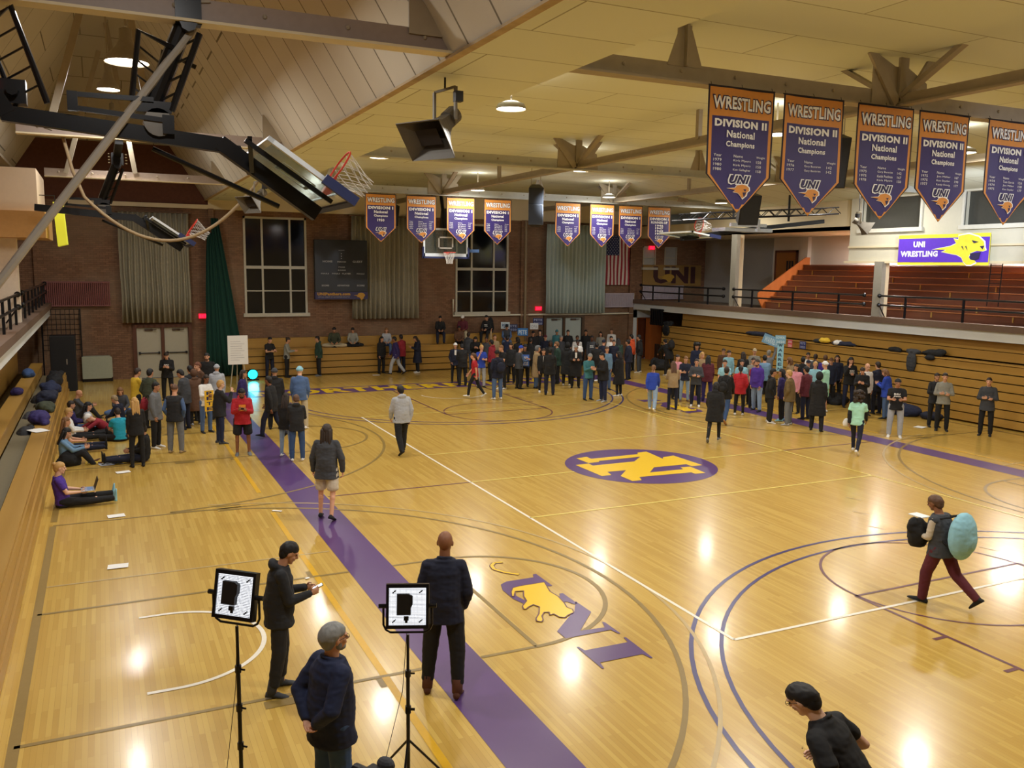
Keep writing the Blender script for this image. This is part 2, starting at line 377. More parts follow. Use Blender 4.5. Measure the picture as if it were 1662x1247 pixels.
struct(MB().box((XL-.3, YN, 0), (XL, YF, 9.5)), 'wall_left', brick_side)
struct(MB().box((XR, YN, 0), (XR+.3, YF, 9.5)), 'wall_right', white_wall)
struct(MB().box((XL, YN-.3, 0), (XR, YN, 13.6)), 'wall_near', mat('near_wall', 'B8A888', rough=.8))
# pilasters on the far wall
for x, w_ in ((-13.95, .30), (-7.5, .22), (7.05, .42), (13.3, .35)):
    struct(MB().box((x-w_/2, YF-.14, 0), (x+w_/2, YF, 7.0)), 'trim_3', brick_mat)
# windows
def window(n, r, cols, rows, fr=.09):
    x0, x1, z0, z1 = r; y = YF+.02; mb = MB()
    mb.box((x0, y-.05, z0), (x0+fr, y+.1, z1)); mb.box((x1-fr, y-.05, z0), (x1, y+.1, z1)); mb.box((x0, y-.05, z1-fr), (x1, y+.1, z1)); mb.box((x0-.08, y-.16, z0-.06), (x1+.08, y+.1, z0+fr))
    for c in cols: mb.box((x0+(x1-x0)*c-fr*.45, y-.04, z0), (x0+(x1-x0)*c+fr*.45, y+.08, z1))
    for c, h in rows: mb.box((x0, y-.045, z0+(z1-z0)*c-h/2), (x1, y+.08, z0+(z1-z0)*c+h/2))
    o = struct(mb, 'window_%d' % n, mat('window_frame', 'B8B4A4', rough=.5))
    g = MB().box((x0+.02, y+.03, z0+.02), (x1-.02, y+.05, z1-.02)).build('pane', glass_dark, parent=o)
    return o
window(1, W1, (.29, .73), ((.49, .13), (.25, .05)))
window(2, W2, (.30, .72), ((.50, .13), (.25, .05)))
frost = mat('frosted_glass', 'A8ACAA', rough=.4)
for n, w_ in ((3, WS1), (4, WS2)):
    o = window(n, w_, (), ((.5, .05),), .06); o.children[0].data.materials[0] = frost
# dark outdoors board behind the panes so nothing shows through
struct(MB().box((XL, YF+.5, 0), (XR, YF+.6, 9)), 'wall_outside', mat('night_outside', '0A0C10', rough=1))
# doors
def double_door(n, r, frame_c, leaf_c):
    x0, x1, z0, z1 = r; y = YF-.02
    fm = mat('door_frame_%s' % frame_c, frame_c, rough=.6); lf = mat('door_leaf_%s' % leaf_c, leaf_c, rough=.5, var=.04)
    mb = MB(); t = .14; xm = (x0+x1)/2
    mb.box((x0-t, y-.08, 0), (x0, y+.2, z1+t)); mb.box((x1, y-.08, 0), (x1+t, y+.2, z1+t)); mb.box((x0, y-.08, z1), (x1, y+.2, z1+t)); mb.box((xm-.06, y-.06, 0), (xm+.06, y+.2, z1))
    D = struct(mb, 'door_%d' % n, fm)
    for a, b in ((x0, xm-.06), (xm+.06, x1)):
        l = MB().box((a+.01, y+.03, .02), (b-.01, y+.09, z1-.01)).build('door_leaf', lf, parent=D)
        MB().tube([(a+.08, y-.03, 1.05), (b-.08, y-.03, 1.05)], .022).box((a+.06, y-.04, 1.0), (a+.14, y+.03, 1.1)).box((b-.14, y-.04, 1.0), (b-.06, y+.03, 1.1)).build('push_bar', black_metal, parent=l)
        MB().box(((a+b)/2-.15, y-.03, z1-.14), ((a+b)/2+.15, y+.03, z1-.06)).bar(((a+b)/2, y, z1-.1), ((a+b)/2+.3, y-.12, z1-.08), .03, .03).build('door_closer', mat('closer_brown', '4A3626'), parent=l)
    return D
double_door(1, D1, '5A3320', 'B0AB98'); double_door(2, D2, '4E3A28', 'A8B4B0')
x0, x1, z0, z1 = D3
d3 = struct(MB().box((x0, YF-.1, 0), (x0+.1, YF+.2, z1+.1)).box((x1-.1, YF-.1, 0), (x1, YF+.2, z1+.1)).box((x0, YF-.1, z1), (x1, YF+.2, z1+.12)), 'door_3', orange_wood)
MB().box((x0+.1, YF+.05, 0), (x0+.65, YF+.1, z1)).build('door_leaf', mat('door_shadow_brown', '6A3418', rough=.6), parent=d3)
MB().box((x0+.62, YF-.55, 0), (x0+1.3, YF-.05, z1)).build('open_leaf', orange_wood, parent=d3)
# cream pipe run, window sill pipe and white corner post
pipe = mat('cream_pipe', 'DAD6C2', rough=.5)
t = thing('heating_pipe', 'cream heating pipe along the far brick wall below the right dark window', 'pipe', (0, 0, 0))
MB().tube([(3.3, YF-.1, 3.2), (3.3, YF-.1, 2.42), (13.4, YF-.1, 2.42), (13.4, YF-.1, 3.45)], .045).build('pipe_run', pipe, parent=t)
MB().tube([(7.05, YF-.19, .05), (7.05, YF-.19, 6.95)], .07).build('riser_pipe', mat('riser_paint', '8C7A5C', rough=.5), parent=t)
struct(MB().box((13.38, YF-.2, 0), (13.58, YF, 2.6)).box((13.38, YF-.2, 2.2), (15.2, YF-.12, 2.62)), 'trim_4', band_mat)

# ================================================================ ceiling
ZS = 7.36
mb = MB().box((-7.7, YN, ZS), (-6.0, YF, ZS+.10)).box((-6.08, YN, ZS+.1), (-6.0, YF, 8.16)).box((-6.0, YN, 8.16), (7.5, YF, 8.3))
mb.add([(7.5, YN, 8.16), (7.5, YF, 8.16), (14.0, YF, 7.42), (14.0, YN, 7.42), (7.5, YN, 8.3), (7.5, YF, 8.3), (14.0, YF, 7.56), (14.0, YN, 7.56)], [(0, 1, 2, 3), (7, 6, 5, 4), (0, 4, 5, 1), (2, 6, 7, 3), (0, 3, 7, 4), (1, 5, 6, 2)])
struct(mb, 'ceiling', ceil_mat)
mb = MB(); R0 = (-7.7, ZS); R1 = (-11.35, 13.2)
def slab(P, Q, t=.12):
    d = Vector((Q[0]-P[0], Q[1]-P[1])).normalized(); n = (d.y*t, -d.x*t)
    return [(P[0], P[1]), (Q[0], Q[1]), (Q[0]+n[0], Q[1]+n[1]), (P[0]+n[0], P[1]+n[1])]
mb.prism(slab(R0, R1, .12), YN, YF, fn=lambda a, b, h: (a, h, b))
struct(mb, 'ceiling_plank_slope', plank_mat)
mb = MB().prism(slab((-11.35, 13.2), (-14.6, 8.2), .12), YN, YF, fn=lambda a, b, h: (a, h, b))
mb.box((-17.2, YN, 8.1), (-14.5, YF, 8.2))
struct(mb, 'ceiling_attic_slope', attic_mat)
mb = MB(); mb.add([(-14.6, 21.2, 9.45), (-7.6, 21.2, 9.45), (-7.6, 10.5, 13.3), (-14.6, 10.5, 13.3), (-14.6, 21.2, 9.6), (-7.6, 21.2, 9.6), (-7.6, 10.5, 13.45), (-14.6, 10.5, 13.45)], [(0, 1, 2, 3), (7, 6, 5, 4), (0, 4, 5, 1), (2, 6, 7, 3), (0, 3, 7, 4), (1, 5, 6, 2)])
struct(mb, 'ceiling_attic_hip', brickmat('hip_panels', 'B4AC9A', 'ACA492', '6A6458', 2.4, 1.2, .02, swap='XY', rough=.8))
struct(MB().box((14.0, YN, 6.3), (XR, YF, 6.45)), 'ceiling_gallery_right', cream)
# soffit cornice: worn cream bead where the planks meet the soffit
struct(MB().box((-7.74, YN, ZS-.035), (-7.62, YF, ZS)), 'trim_5', mat('worn_bead', 'B09A78', rough=.8, var=.35, scale=5))

# ================================================================ roof trusses
def truss(y, label):
    t = thing('roof_truss', label, 'roof truss', (0, y, 7.4), 0, 'steel roof trusses spanning the hall')
    def P(n, mb, m=steel): return mb.build(n, m, parent=t)
    # L-section chord, bolted flange
    for a, b, m_ in ((-13.2, -7.72, cream if y < 0 else steel), (-7.72, 13.9, steel if y < 0 else steel_cool_lit)):
        o = P('bottom_chord', MB().box((a, -.02, 0), (b, .03, .24)), m_ if a > -9 else mat('mauve_steel_shaded', '9A8A80', rough=.5)); MB().box((a, -.12, -.03), (b, .12, 0)).build('flange', m_ if a > -9 else cream, parent=o)  # left chord: shaded web and lit flange put into the two colours
    bo = MB()
    for i in range(28): bo.ell((-12.8+i*.95, -.03, .14), (.028, .02, .028), 6, 4)
    P('rivet_row', bo)
    for nx in (0, 7.45):
        P('gusset_plate', MB().prism([(-.62, .0), (.62, 0), (.58, .42), (.15, .62), (-.15, .62), (-.6, .8)], -.05, -.02, fn=lambda a, b, h: (nx+a, h, b)))
        for dx, w_ in ((-.55, .16), (0, .18), (.5, .16)): P('web_member', MB().bar((nx+dx*.2, -.08, .05), (nx+dx*1.3, -.08, .80), w_, .05, up=(0, 1, 0)))
        P('web_member', MB().bar((nx, .03, .1), (nx+.1, -1.1, .80), .14, .07)); P('web_member', MB().bar((nx, -.03, .1), (nx-.1, 1.1, .80), .14, .07))
    for px in (-4.2, 4.0, 10.9):
        P('post', MB().box((px-.11, -.02, .2), (px+.11, .02, .8 if px < 8 else .25)).box((px-.02, -.1, .2), (px+.02, .1, .8 if px < 8 else .25)).prism([(-.3, 0), (.3, 0), (.11, .5), (-.11, .5)], -.03, -.02, fn=lambda a, b, h: (px+a, h, .2+b)))
    # left end: gusset and steep members up along the plank slope
    P('end_gusset', MB().prism([(0, .1), (-.42, .68), (-.46, .68), (-.46, .1)], -.06, -.03, fn=lambda a, b, h: (-7.8+a, h, .06+b)), steel)
    P('web_member', MB().bar((-12.6, 0, .1), (-11.5, 0, 3.9), .14, .1, up=(0, 1, 0))); P('web_member', MB().bar((-10.6, 0, .2), (-11.35, 0, 5.4), .14, .1, up=(0, 1, 0)))
    return t
for y, s in ((-17.3, 'steel roof truss right above the viewer behind the near wrestling banners'), (-7.0, 'nearest visible steel roof truss, the large wrestling banners hang from it'), (3.5, 'steel roof truss in the middle, behind the large wrestling banners'), (13.7, 'farthest steel roof truss with the row of small wrestling banners')):
    truss(y, s)
for x, s in ((0, 'long steel brace linking the centre nodes of the roof trusses'), (7.45, 'long steel brace linking the right nodes of the roof trusses')):
    t = thing('roof_brace', s, 'roof brace', (x, 0, 7.44), 0)
    MB().box((-.02, YN+.1, 0), (.03, YF-.15, .16)).box((-.09, YN+.1, -.03), (.09, YF-.15, 0)).build('brace_bar', steel, parent=t)
    for y in (-1.8, 8.6):
        MB().box((-.05, y-.05, .1), (.05, y+.05, .72)).build('hanger', steel, parent=t)

# ================================================================ galleries
BT, BB, BX = 3.15, 2.64, 13.5
mb = MB().box((BX, YN, 2.93), (XR, YF, 3.02)); struct(mb, 'floor_gallery_right', mat('gallery_floor', '7A6E62', rough=.7))
struct(MB().box((BX-.12, YN, BB), (BX, YF, 2.95)), 'trim_6', band_mat)
struct(MB().box((BX-.2, YN, 2.95), (BX+.14, YF, BT)), 'trim_7', brown_trim)
struct(MB().box((-XL*0-17.0, YN, 2.93), (-13.75, YF, 3.02)), 'floor_gallery_left', mat('gallery_floor', '7A6E62'))
struct(MB().box((-13.75, YN, BB), (-13.63, YF, 2.95)), 'trim_8', band_mat)
struct(MB().box((-13.85, YN, 2.95), (-13.55, YF, BT)), 'trim_9', brown_trim)
def railing(x, y0, y1, label, side, posts):
    t = thing('railing', label, 'railing', (x, y0, BT), 0, 'dark pipe railings along the galleries')
    L = y1-y0; n = max(1, round(L/posts))
    for z in (.42, .75):
        MB().tube([(0, 0, z), (0, L, z)], .035).build('rail_bar', black_metal, parent=t)
        for yy in (0, L): MB().ell((0, yy, z), (.08, .08, .08), 10, 6).build('end_cap', black_metal, parent=t)
    for i in range(n):
        yy = L*(i+.5)/n; MB().box((-.03, yy-.03, 0), (.03, yy+.03, .78)).build('rail_post', black_metal, parent=t)
    MB().tube([(0, L, .42), (.3*side, L+.0, 0)], .02).build('brace', black_metal, parent=t)
COLY_R = [13.6, 5.6, -1.9, -9.5]
ys = [YF-.25]+COLY_R
for i in range(4): railing(BX+.0, ys[i+1]+.35, ys[i]-.35, ['dark railing on the right gallery between the far wall and the first column', 'dark railing on the right gallery left of the centre column', 'dark railing on the right gallery below the yellow cat head banner', 'dark railing on the right gallery nearest the viewer'][i], 1, 2.1)
for i, y in enumerate(COLY_R):
    t = thing('support_column', ['white and grey column on the right gallery, farthest, under the folded ceiling hoop', 'white and grey column on the right gallery just left of the purple cat head banner', 'white and grey column on the right gallery at the right edge of the photo', 'support column on the right gallery behind the frame edge'][i], 'column', (13.95, y, 3.02), 0, 'columns on the right gallery')
    MB().box((-.16, -.16, 0), (.16, .16, 3.28 if i == 0 else 2.1)).build('shaft', cream, parent=t)
    MB().box((-.36, -.3, 0), (-.17, .06, 3.28 if i == 0 else 2.1)).build('grey_casing', mat('column_grey', '8C887C', rough=.6), parent=t)
t = thing('support_column', 'white column on the left gallery behind the dark railing', 'column', (-13.98, 9.0, 3.02))
MB().box((-.26, -.2, 0), (.26, .2, 2.5)).build('shaft', mat('warm_white', 'EADFCF', rough=.6), parent=t)
MB().ell((.1, -.24, 1.55), (.09, .06, .09), 10, 6).build('alarm_bell', red_pl, parent=t)
railing(-13.75, -4.0, 8.6, 'dark railing on the left gallery in front of the white column', -1, 1.5)
railing(-13.75, 9.9, YF-.3, 'dark railing on the left gallery beyond the white column', -1, 1.6)
# left gallery header box with timber beam
hb = MB().box((-16.9, 7.5, 6.0), (-13.1, 10.9, 7.05)); struct(hb, 'trim_10', mat('pinkish_cream', 'D8C2A6', rough=.6, var=.04))
struct(MB().box((-16.9, 7.4, 5.35), (-12.95, 11.0, 6.0)), 'trim_11', mat('varnished_beam', 'C79A5C', rough=.5))
# right header wall with clerestory windows
wins = [(4.0, 6.55, 6.30, 7.38), (-.1, 2.3, 6.30, 7.38), (-4.3, -1.9, 6.30, 7.38), (-9, -6.4, 6.30, 7.38)]
hd = wall_holes('x', 13.8, 14.1, YN, 7.1, 5.12, 7.5, wins); struct(hd, 'wall_header_right', mat('header_paint', 'C9C5B2', rough=.6, var=.04))
for i, (a, b, c, d) in enumerate(wins):
    f = MB()
    for q in (((13.74, a-.09, c-.09), (13.84, a, d+.04)), ((13.74, b, c-.09), (13.84, b+.09, d+.04)), ((13.70, a-.15, c-.14), (13.84, b+.15, c))): f.box(*q)
    o = struct(f, 'window_%d' % (5+i), mat('header_frame', 'CFCDC0', rough=.5)); MB().box((13.98, a, c), (14.0, b, d)).build('pane', mat('clerestory_glass', '3A3A34', rough=.25), parent=o)
struct(MB().box((13.72, YN, 5.62), (13.8, 7.1, 5.68)).box((13.68, YN, 5.06), (14.16, 7.2, 5.14)), 'trim_12', cream)
# door and bright gallery wall
d4 = struct(MB().box((XR-.08, 14.2, 3.02), (XR, 14.3, 5.7)).box((XR-.08, 15.6, 3.02), (XR, 15.7, 5.7)).box((XR-.08, 14.2, 5.6), (XR, 15.7, 5.7)), 'door_4', dark_oak)
MB().box((XR-.06, 14.3, 3.02), (XR-.02, 15.6, 5.6)).build('door_leaf', mat('brown_door', 'A0672F', rough=.4), parent=d4)
for a in (14.45, 14.62, 14.79): MB().box((XR-.08, a, 4.2), (XR-.05, a+.1, 5.2)).build('door_glass', glass_dark, parent=d4)
struct(MB().box((XR-.02, 15.9, 3.02), (XR, 21.2, 6.3)), 'trim_13', mat('grey_panel', 'A8A6A0', rough=.7))
struct(MB().box((XR-.22, 13.4, 3.02), (XR, 13.9, 6.3)), 'trim_14', white_wall)
struct(MB().box((13.7, 16.0, 6.3), (14.05, 21.2, 6.9)).box((14.0, 7.1, 6.3), (14.05, 16, 7.5)), 'trim_15', cream)
# ================================================================ bleachers
t = thing('bleachers', 'low golden oak bleachers along the left wall with coats piled on the seats', 'bleachers', (0, 0, 0))
mb = MB()
for k in range(3):
    z0 = .02+k*.25; MB().box((-13.2-k*.0, YN+.1, z0), (-12.97-k*.03, 17.2, z0+.22)).build('riser_board', oak, parent=t)
MB().box((-13.40, YN+.1, .01), (-13.12, 17.1, .77)).build('core', slot_mat, parent=t)
MB().box((-13.38, YN+.1, .775), (-13.05, 17.2, .82)).build('seat_board', oak, parent=t)
MB().box((-13.79, YN+.1, .70), (-13.42, 17.2, .74)).build('foot_board', tread, parent=t)
MB().box((-14.12, YN+.1, 1.14), (-13.76, 17.2, 1.19)).build('seat_board', oak, parent=t)
MB().box((-13.84, YN+.1, .78), (-13.80, 17.2, 1.13)).build('riser_board', oak, parent=t)
MB().box((-14.55, YN+.1, .78), (-14.14, 17.2, .83)).build('foot_board', tread, parent=t)
MB().box((-14.9, YN+.1, 1.55), (-14.52, 17.2, 1.6)).build('seat_board', oak, parent=t)
MB().box((-14.56, YN+.1, .84), (-14.53, 17.2, 1.54)).build('riser_board', oak, parent=t)
struct(MB().box((-15.1, YN, 0), (-15.0, YF, 2.93)), 'wall_left_lower', brick_side)

t = thing('bleachers', 'folded golden oak bleachers below the far brick wall', 'bleachers', (0, 0, 0))
for k in range(4):
    MB().box((-6.55, 19.95+k*.03, .05+k*.28), (6.9, 20.2, .05+k*.28+.245)).build('riser_board', oak_x, parent=t)
MB().box((-6.5, 20.12, .01), (6.85, 20.75, 1.11)).build('core', slot_mat, parent=t)
MB().box((-6.55, 20.02, 1.115), (6.9, 20.75, 1.16)).build('seat_board', oak_x, parent=t)
MB().box((-6.55, 20.74, 1.17), (6.9, 20.8, 1.53)).build('riser_board', oak_x, parent=t)
MB().box((-6.55, 20.74, 1.535), (6.9, 21.03, 1.58)).build('seat_board', oak_x, parent=t)

t = thing('bleachers', 'tall folded golden oak bleachers under the right gallery', 'bleachers', (0, 0, 0))
for k in range(7):
    MB().box((13.16+k*.03, -20.8, .06+k*.27), (13.5, 18.3, .06+k*.27+.235)).build('riser_board', oak, parent=t)
MB().box((13.45, -20.75, .01), (13.9, 18.25, 1.93)).build('core', slot_mat, parent=t)
MB().box((13.30, -20.8, 1.935), (13.66, 18.3, 1.975)).build('ledge_board', oak, parent=t)
for k in range(2):
    MB().box((13.68+k*.03, -20.8, 2.02+k*.3), (13.76+k*.03, 17.2, 2.02+k*.3+.28)).build('riser_board', oak, parent=t)
MB().box((13.82, -20.7, 1.98), (13.9, 17.1, 2.62)).build('core', slot_mat, parent=t)

t = thing('bleachers', 'dark red stained wooden bleachers rising behind the right gallery railing', 'bleachers', (0, 0, 0))
for k in range(8):
    x = 15.0+k*.3; z = 3.14+k*.235
    MB().box((x+.03, -20.8, z-.1), (x+.06, 12.9, z+.2)).build('riser_board', dark_oak, parent=t)
    MB().box((x, -20.8, z+.205), (x+.31, 12.9, z+.235)).build('seat_board', woodmat('stained_seat', '8E5630', 'A86C44', 1, rough=.22), parent=t)
for y in [12.0-1.55*i for i in range(20)]:
    for k in range(0, 7):
        if (k+int(y*3)) % 3 == 0: MB().box((15.0+k*.3-.01, y, 3.16+k*.235), (15.0+k*.3+.035, y+.035, 3.14+k*.235+.2)).build('bracket', oak, parent=t)
MB().prism([(14.9, 3.03), (17.5, 3.03), (17.5, 5.35), (17.25, 5.35), (14.6, 3.75), (14.6, 3.5)], 12.92, 12.98, fn=lambda a, b, h: (a, h, b)).build('side_panel', orange_wood, parent=t)

# ================================================================ lamps
def dish_lamp(x, y, z, top, label, cat='ceiling lamp', cone=False, group=None, r=.26):
    t = thing('ceiling_lamp', label, cat, (x, y, z), 0, group)
    sh = mat('lamp_shade', 'A8A296', rough=.4, metal=.3)
    prof = [(r, 0), (r*1.02, .02), (r*.9, .12), (r*.45, .3), (r*.3, .42), (r*.28, .62), (.02, .66)] if cone else [(r, 0), (r*1.03, .02), (r*.9, .09), (r*.4, .14), (.02, .15)]
    MB().lathe(prof, n=24).build('shade', sh, parent=t, smooth=1)
    MB().lathe([(.001, .012), (r*.95, .012)], n=24).build('lens', lamp_em, parent=t)
    MB().tube([(0, 0, prof[-1][1]-.02), (0, 0, top-z)], .018).build('stem', steel, parent=t)
nm = {-5.1: 'left', .9: 'second', 6.5: 'third', 12.0: 'rightmost'}
rw = {-11: 'row nearest the viewer', -3.2: 'row before the middle truss', 4.8: 'row behind the middle truss', 12.5: 'farthest row'}
for x, y in HALL_LAMPS:
    dish_lamp(x, y, 7.52, 8.16 if x < 7.5 else 8.16-(x-7.5)*.114, 'round bright ceiling lamp, %s lamp of the %s' % (nm[x], rw[y]), group='round lamps of the hall ceiling')
for i, (x, y, z) in enumerate(ATTIC):
    dish_lamp(x, y, z-.12, 12.3, 'cone shaded bright lamp hanging in the planked attic, %s' % ['nearest the viewer', 'left of the folded hoop', 'small one below the large lamp', 'fourth in line', 'farthest'][i], cone=True, group='cone lamps in the attic', r=.40 if i < 3 else .27)
for i, (x, y, z) in enumerate(GAL):
    dish_lamp(x, y, z, 6.3, 'wide round lamp on the right gallery ceiling, %s' % ['by the brown door', 'above the cat head banner', 'near the right frame edge'][i], r=.5, group='gallery ceiling lamps')

# ================================================================ pennant banners
b_edge = mat('banner_black_edge', '1E1A28', rough=.7); b_or = mat('banner_orange', 'D08A3A', rough=.6); b_pu = mat('banner_purple', '2F2264', rough=.55)
b_wh = mat('banner_white', 'ECECEC', rough=.6); b_dk = mat('banner_dark', '241A48', rough=.6)
CAT = [(-.62, .10), (-.2, .16), (-.1, .34), (.2, .42), (.42, .36), (.58, .22), (.60, .02), (.48, -.08), (.44, -.28), (.22, -.50), (.10, -.30), (-.02, -.16), (-.3, -.10), (-.16, .02)]
def cloth_fn(w, seed, amp=.02):
    def y(s_, t_): return amp*(sin(5.3*s_/w+seed)+.6*sin(9.1*s_/w+seed*2.1+2.3*t_))
    return y
def banner(x, y, ztop, w, h, div, lines, rows, label, group, seed, yr=None):
    t = thing('pennant_banner', label, 'banner', (x, y, ztop), 0, group)
    cy = cloth_fn(w, seed, .012*w/1.2); hs = h*.70     # straight side height
    fn = lambda a, b, l: (a, cy(a, b)-.006-l, b)
    cols = [-.5, -.476, -.435, -.3, -.15, 0, .15, .3, .435, .476, .5]
    rows_ = [0, -.012, -.04, -.1, -.18, -.235, -.3, -.4, -.5, -.6, -.70, -.76, -.82, -.88, -.93, -.97, -1.0]
    V = []; F = []; MI = []
    for i, r in enumerate(rows_):
        k = 1 if r >= -.70 else (1.0+r)/.30
        for c in cols: V.append((c*w*max(k, .001), cy(c*w*k, r*h), r*h))
    n = len(cols)
    for i in range(len(rows_)-1):
        for j in range(n-1):
            F.append((i*n+j, i*n+j+1, (i+1)*n+j+1, (i+1)*n+j))
            e = j in (0, n-2); b = j in (1, n-3)
            last = i == len(rows_)-2
            MI.append(0 if (e or i == 0) else 1 if (b or i < 5 or last or (i == len(rows_)-3 and j in (2, n-4))) else 2)
    me = MB(); me.v = V; me.f = F; me.m = MI
    c = me.build('cloth', [b_edge, b_or, b_pu], parent=t, smooth=1)
    sd = c.modifiers.new('s', 'SOLIDIFY'); sd.thickness = .004
    L = MB(); D = MB()
    put_text(D, 'WRESTLING', -.445*w, -.185*h, .9*w, .115*h, fn, bold=.075, lift=.002); put_text(L, 'WRESTLING', -.43*w, -.177*h, .87*w, .098*h, fn, bold=.03, lift=.005)
    put_text(L, div, -.40*w, -.318*h, .80*w, .062*h, fn, bold=.05, lift=.004)
    z = -.40*h
    for s in lines:
        ww = min(.72*w, glyphs(s, .03)[2]/glyphs(s, .03)[3]*.062*h); put_text(L, s, -ww/2, z, ww, .058*h, fn, bold=.03, lift=.004); z -= .085*h
    for k, (a, b_, c_) in enumerate(rows):
        zz = -.555*h-k*.037*h
        for s, xx, ww in ((a, -.40, .12), (b_, -.10, .27 if k else .14), (c_, .26, .08 if k else .14)):
            put_text(L, s, xx*w, zz, ww*w, .022*h, fn, bold=.0, lift=.004)
    if yr: 
        for k, s in enumerate(yr): put_text(L, s, -.17*w, -.47*h-k*.065*h, .34*w, .05*h, fn, bold=.04, lift=.004)
    L.build('lettering', b_wh, parent=t); D.build('lettering_outline', b_dk, parent=t)
    G = MB(); K = MB(); CT = MB(); cz = -.765*h
    put_text(G, 'UNI', -.17*w, cz-.01*h, .36*w, .085*h, fn, bold=.11, shear=.3, lift=.003); put_text(K, 'UNI', -.15*w, cz, .32*w, .068*h, fn, bold=.05, shear=.3, lift=.006)
    G.add([fn(px*.30*w+.0, cz-.055*h+py*.21*w, .005) for px, py in CAT], [tuple(range(len(CAT)))])
    CT.add([fn(px*.27*w+.0, cz-.055*h+py*.18*w, .008) for px, py in CAT], [tuple(range(len(CAT)))])
    K.add([fn(.10*w+a*w, cz-.055*h+b_*w, .010) for a, b_ in ((-.03, .02), (.02, .02), (0, -.01))], [(0, 1, 2)])
    K.add([fn(.09*w+a*w, cz-.075*h+b_*w, .010) for a, b_ in ((-.03, .01), (.03, .015), (-.005, -.05))], [(0, 1, 2)])
    G.build('logo_outline', b_wh, parent=t); K.build('logo_letters', b_dk, parent=t); CT.build('logo_cat_head', b_or, parent=t)
    MB().tube([(-w/2, 0, .0), (w/2, 0, .0)], .009).build('hem_rod', b_edge, parent=t)
    for a in (-.46, 0, .46): MB().tube([(a*w, 0, 0), (a*w, .02, .05)], .004, 5).build('tie', black_pl, parent=t)
NC = ['National', 'Champions']; HR = ('Year', 'Name', 'Weight')
bigs = [(-3.27, [HR, ('1979', 'Kirk Myers', '150'), ('1980', 'Kirk Myers', '150'), ('1980', 'Ken Gallagher', '158')], 'leftmost of the large purple wrestling division two banners'),
        (-1.91, [HR, ('1976', 'Gary Bentrim', '142'), ('1977', 'Gary Bentrim', '142')], 'second large purple wrestling banner from the left, with two name rows'),
        (-.40, [HR, ('1975', 'Gary Bentrim', '142'), ('1975', 'Keith Poolman', '167'), ('1978', 'Kirk Myers', '150')], 'middle one of the five large purple wrestling banners'),
        (.94, [HR, ('1975', 'Jim Miller', '167'), ('1975', 'Ken Snyder', '190'), ('1977', 'Randy Omvig', '177')], 'fourth large purple wrestling banner from the left, softly creased'),
        (2.58, [HR, ('1974', 'Tom Garcia', '126'), ('1974', 'Jim Miller', '158'), ('1975', 'Ken Snyder', '177')], 'large purple wrestling banner cut by the right frame edge, brightly lit')]
for i, (x, r, l) in enumerate(bigs): banner(x, -7.16, 7.37, 1.20, 1.76, 'DIVISION II', NC, r, l, 'large wrestling banners on the near truss', i*1.7)
sm = [(-2.47, 'small banner reading 1950, leftmost of the far wrestling banners', 'DIVISION I', NC+['1950'], None),
      (-.92, 'second small far wrestling banner from the left', 'DIVISION I', NC, 1), (.65, 'small far wrestling banner hanging over the main backboard', 'DIVISION I', NC, 1),
      (2.17, 'fourth small far wrestling banner, in front of the right dark window', 'DIVISION I', NC, 1), (5.25, 'small far wrestling banner in front of the left half of the pale green curtain', 'DIVISION I', NC, 1),
      (6.84, 'small far wrestling banner between the pale green curtain and the flag', 'DIVISION I', NC, 1), (8.2, 'small far wrestling banner overlapping the flag', 'DIVISION I', NC, 1),
      (9.63, 'rightmost small far banner reading RUNNER-UP with four years', 'DIVISION I', ['RUNNER-UP'], 2)]
yrs = [['1946', '1947', '1951', '1952'], ['1949', '1950', '1951', '1952'], ['1952', '1953', '1950']]
for i, (x, l, dv, ln, k) in enumerate(sm):
    rows = []
    if k == 1: rows = [HR]+[(a, b_, c_) for a, b_, c_ in (('1949', 'Russ Bush', '121'), ('1950', 'Bill Nelson', '155'), ('1951', 'Bill Smith', '165'), ('1952', 'Keith Young', '145'))[: 3+(i % 2)]]
    banner(x, 13.54, 7.32, 1.16, 1.72, dv, ln, rows, l, 'small wrestling banners on the far truss', i*2.3+1, yr=['1946', '1947', '1949', '1952'] if k == 2 else None)

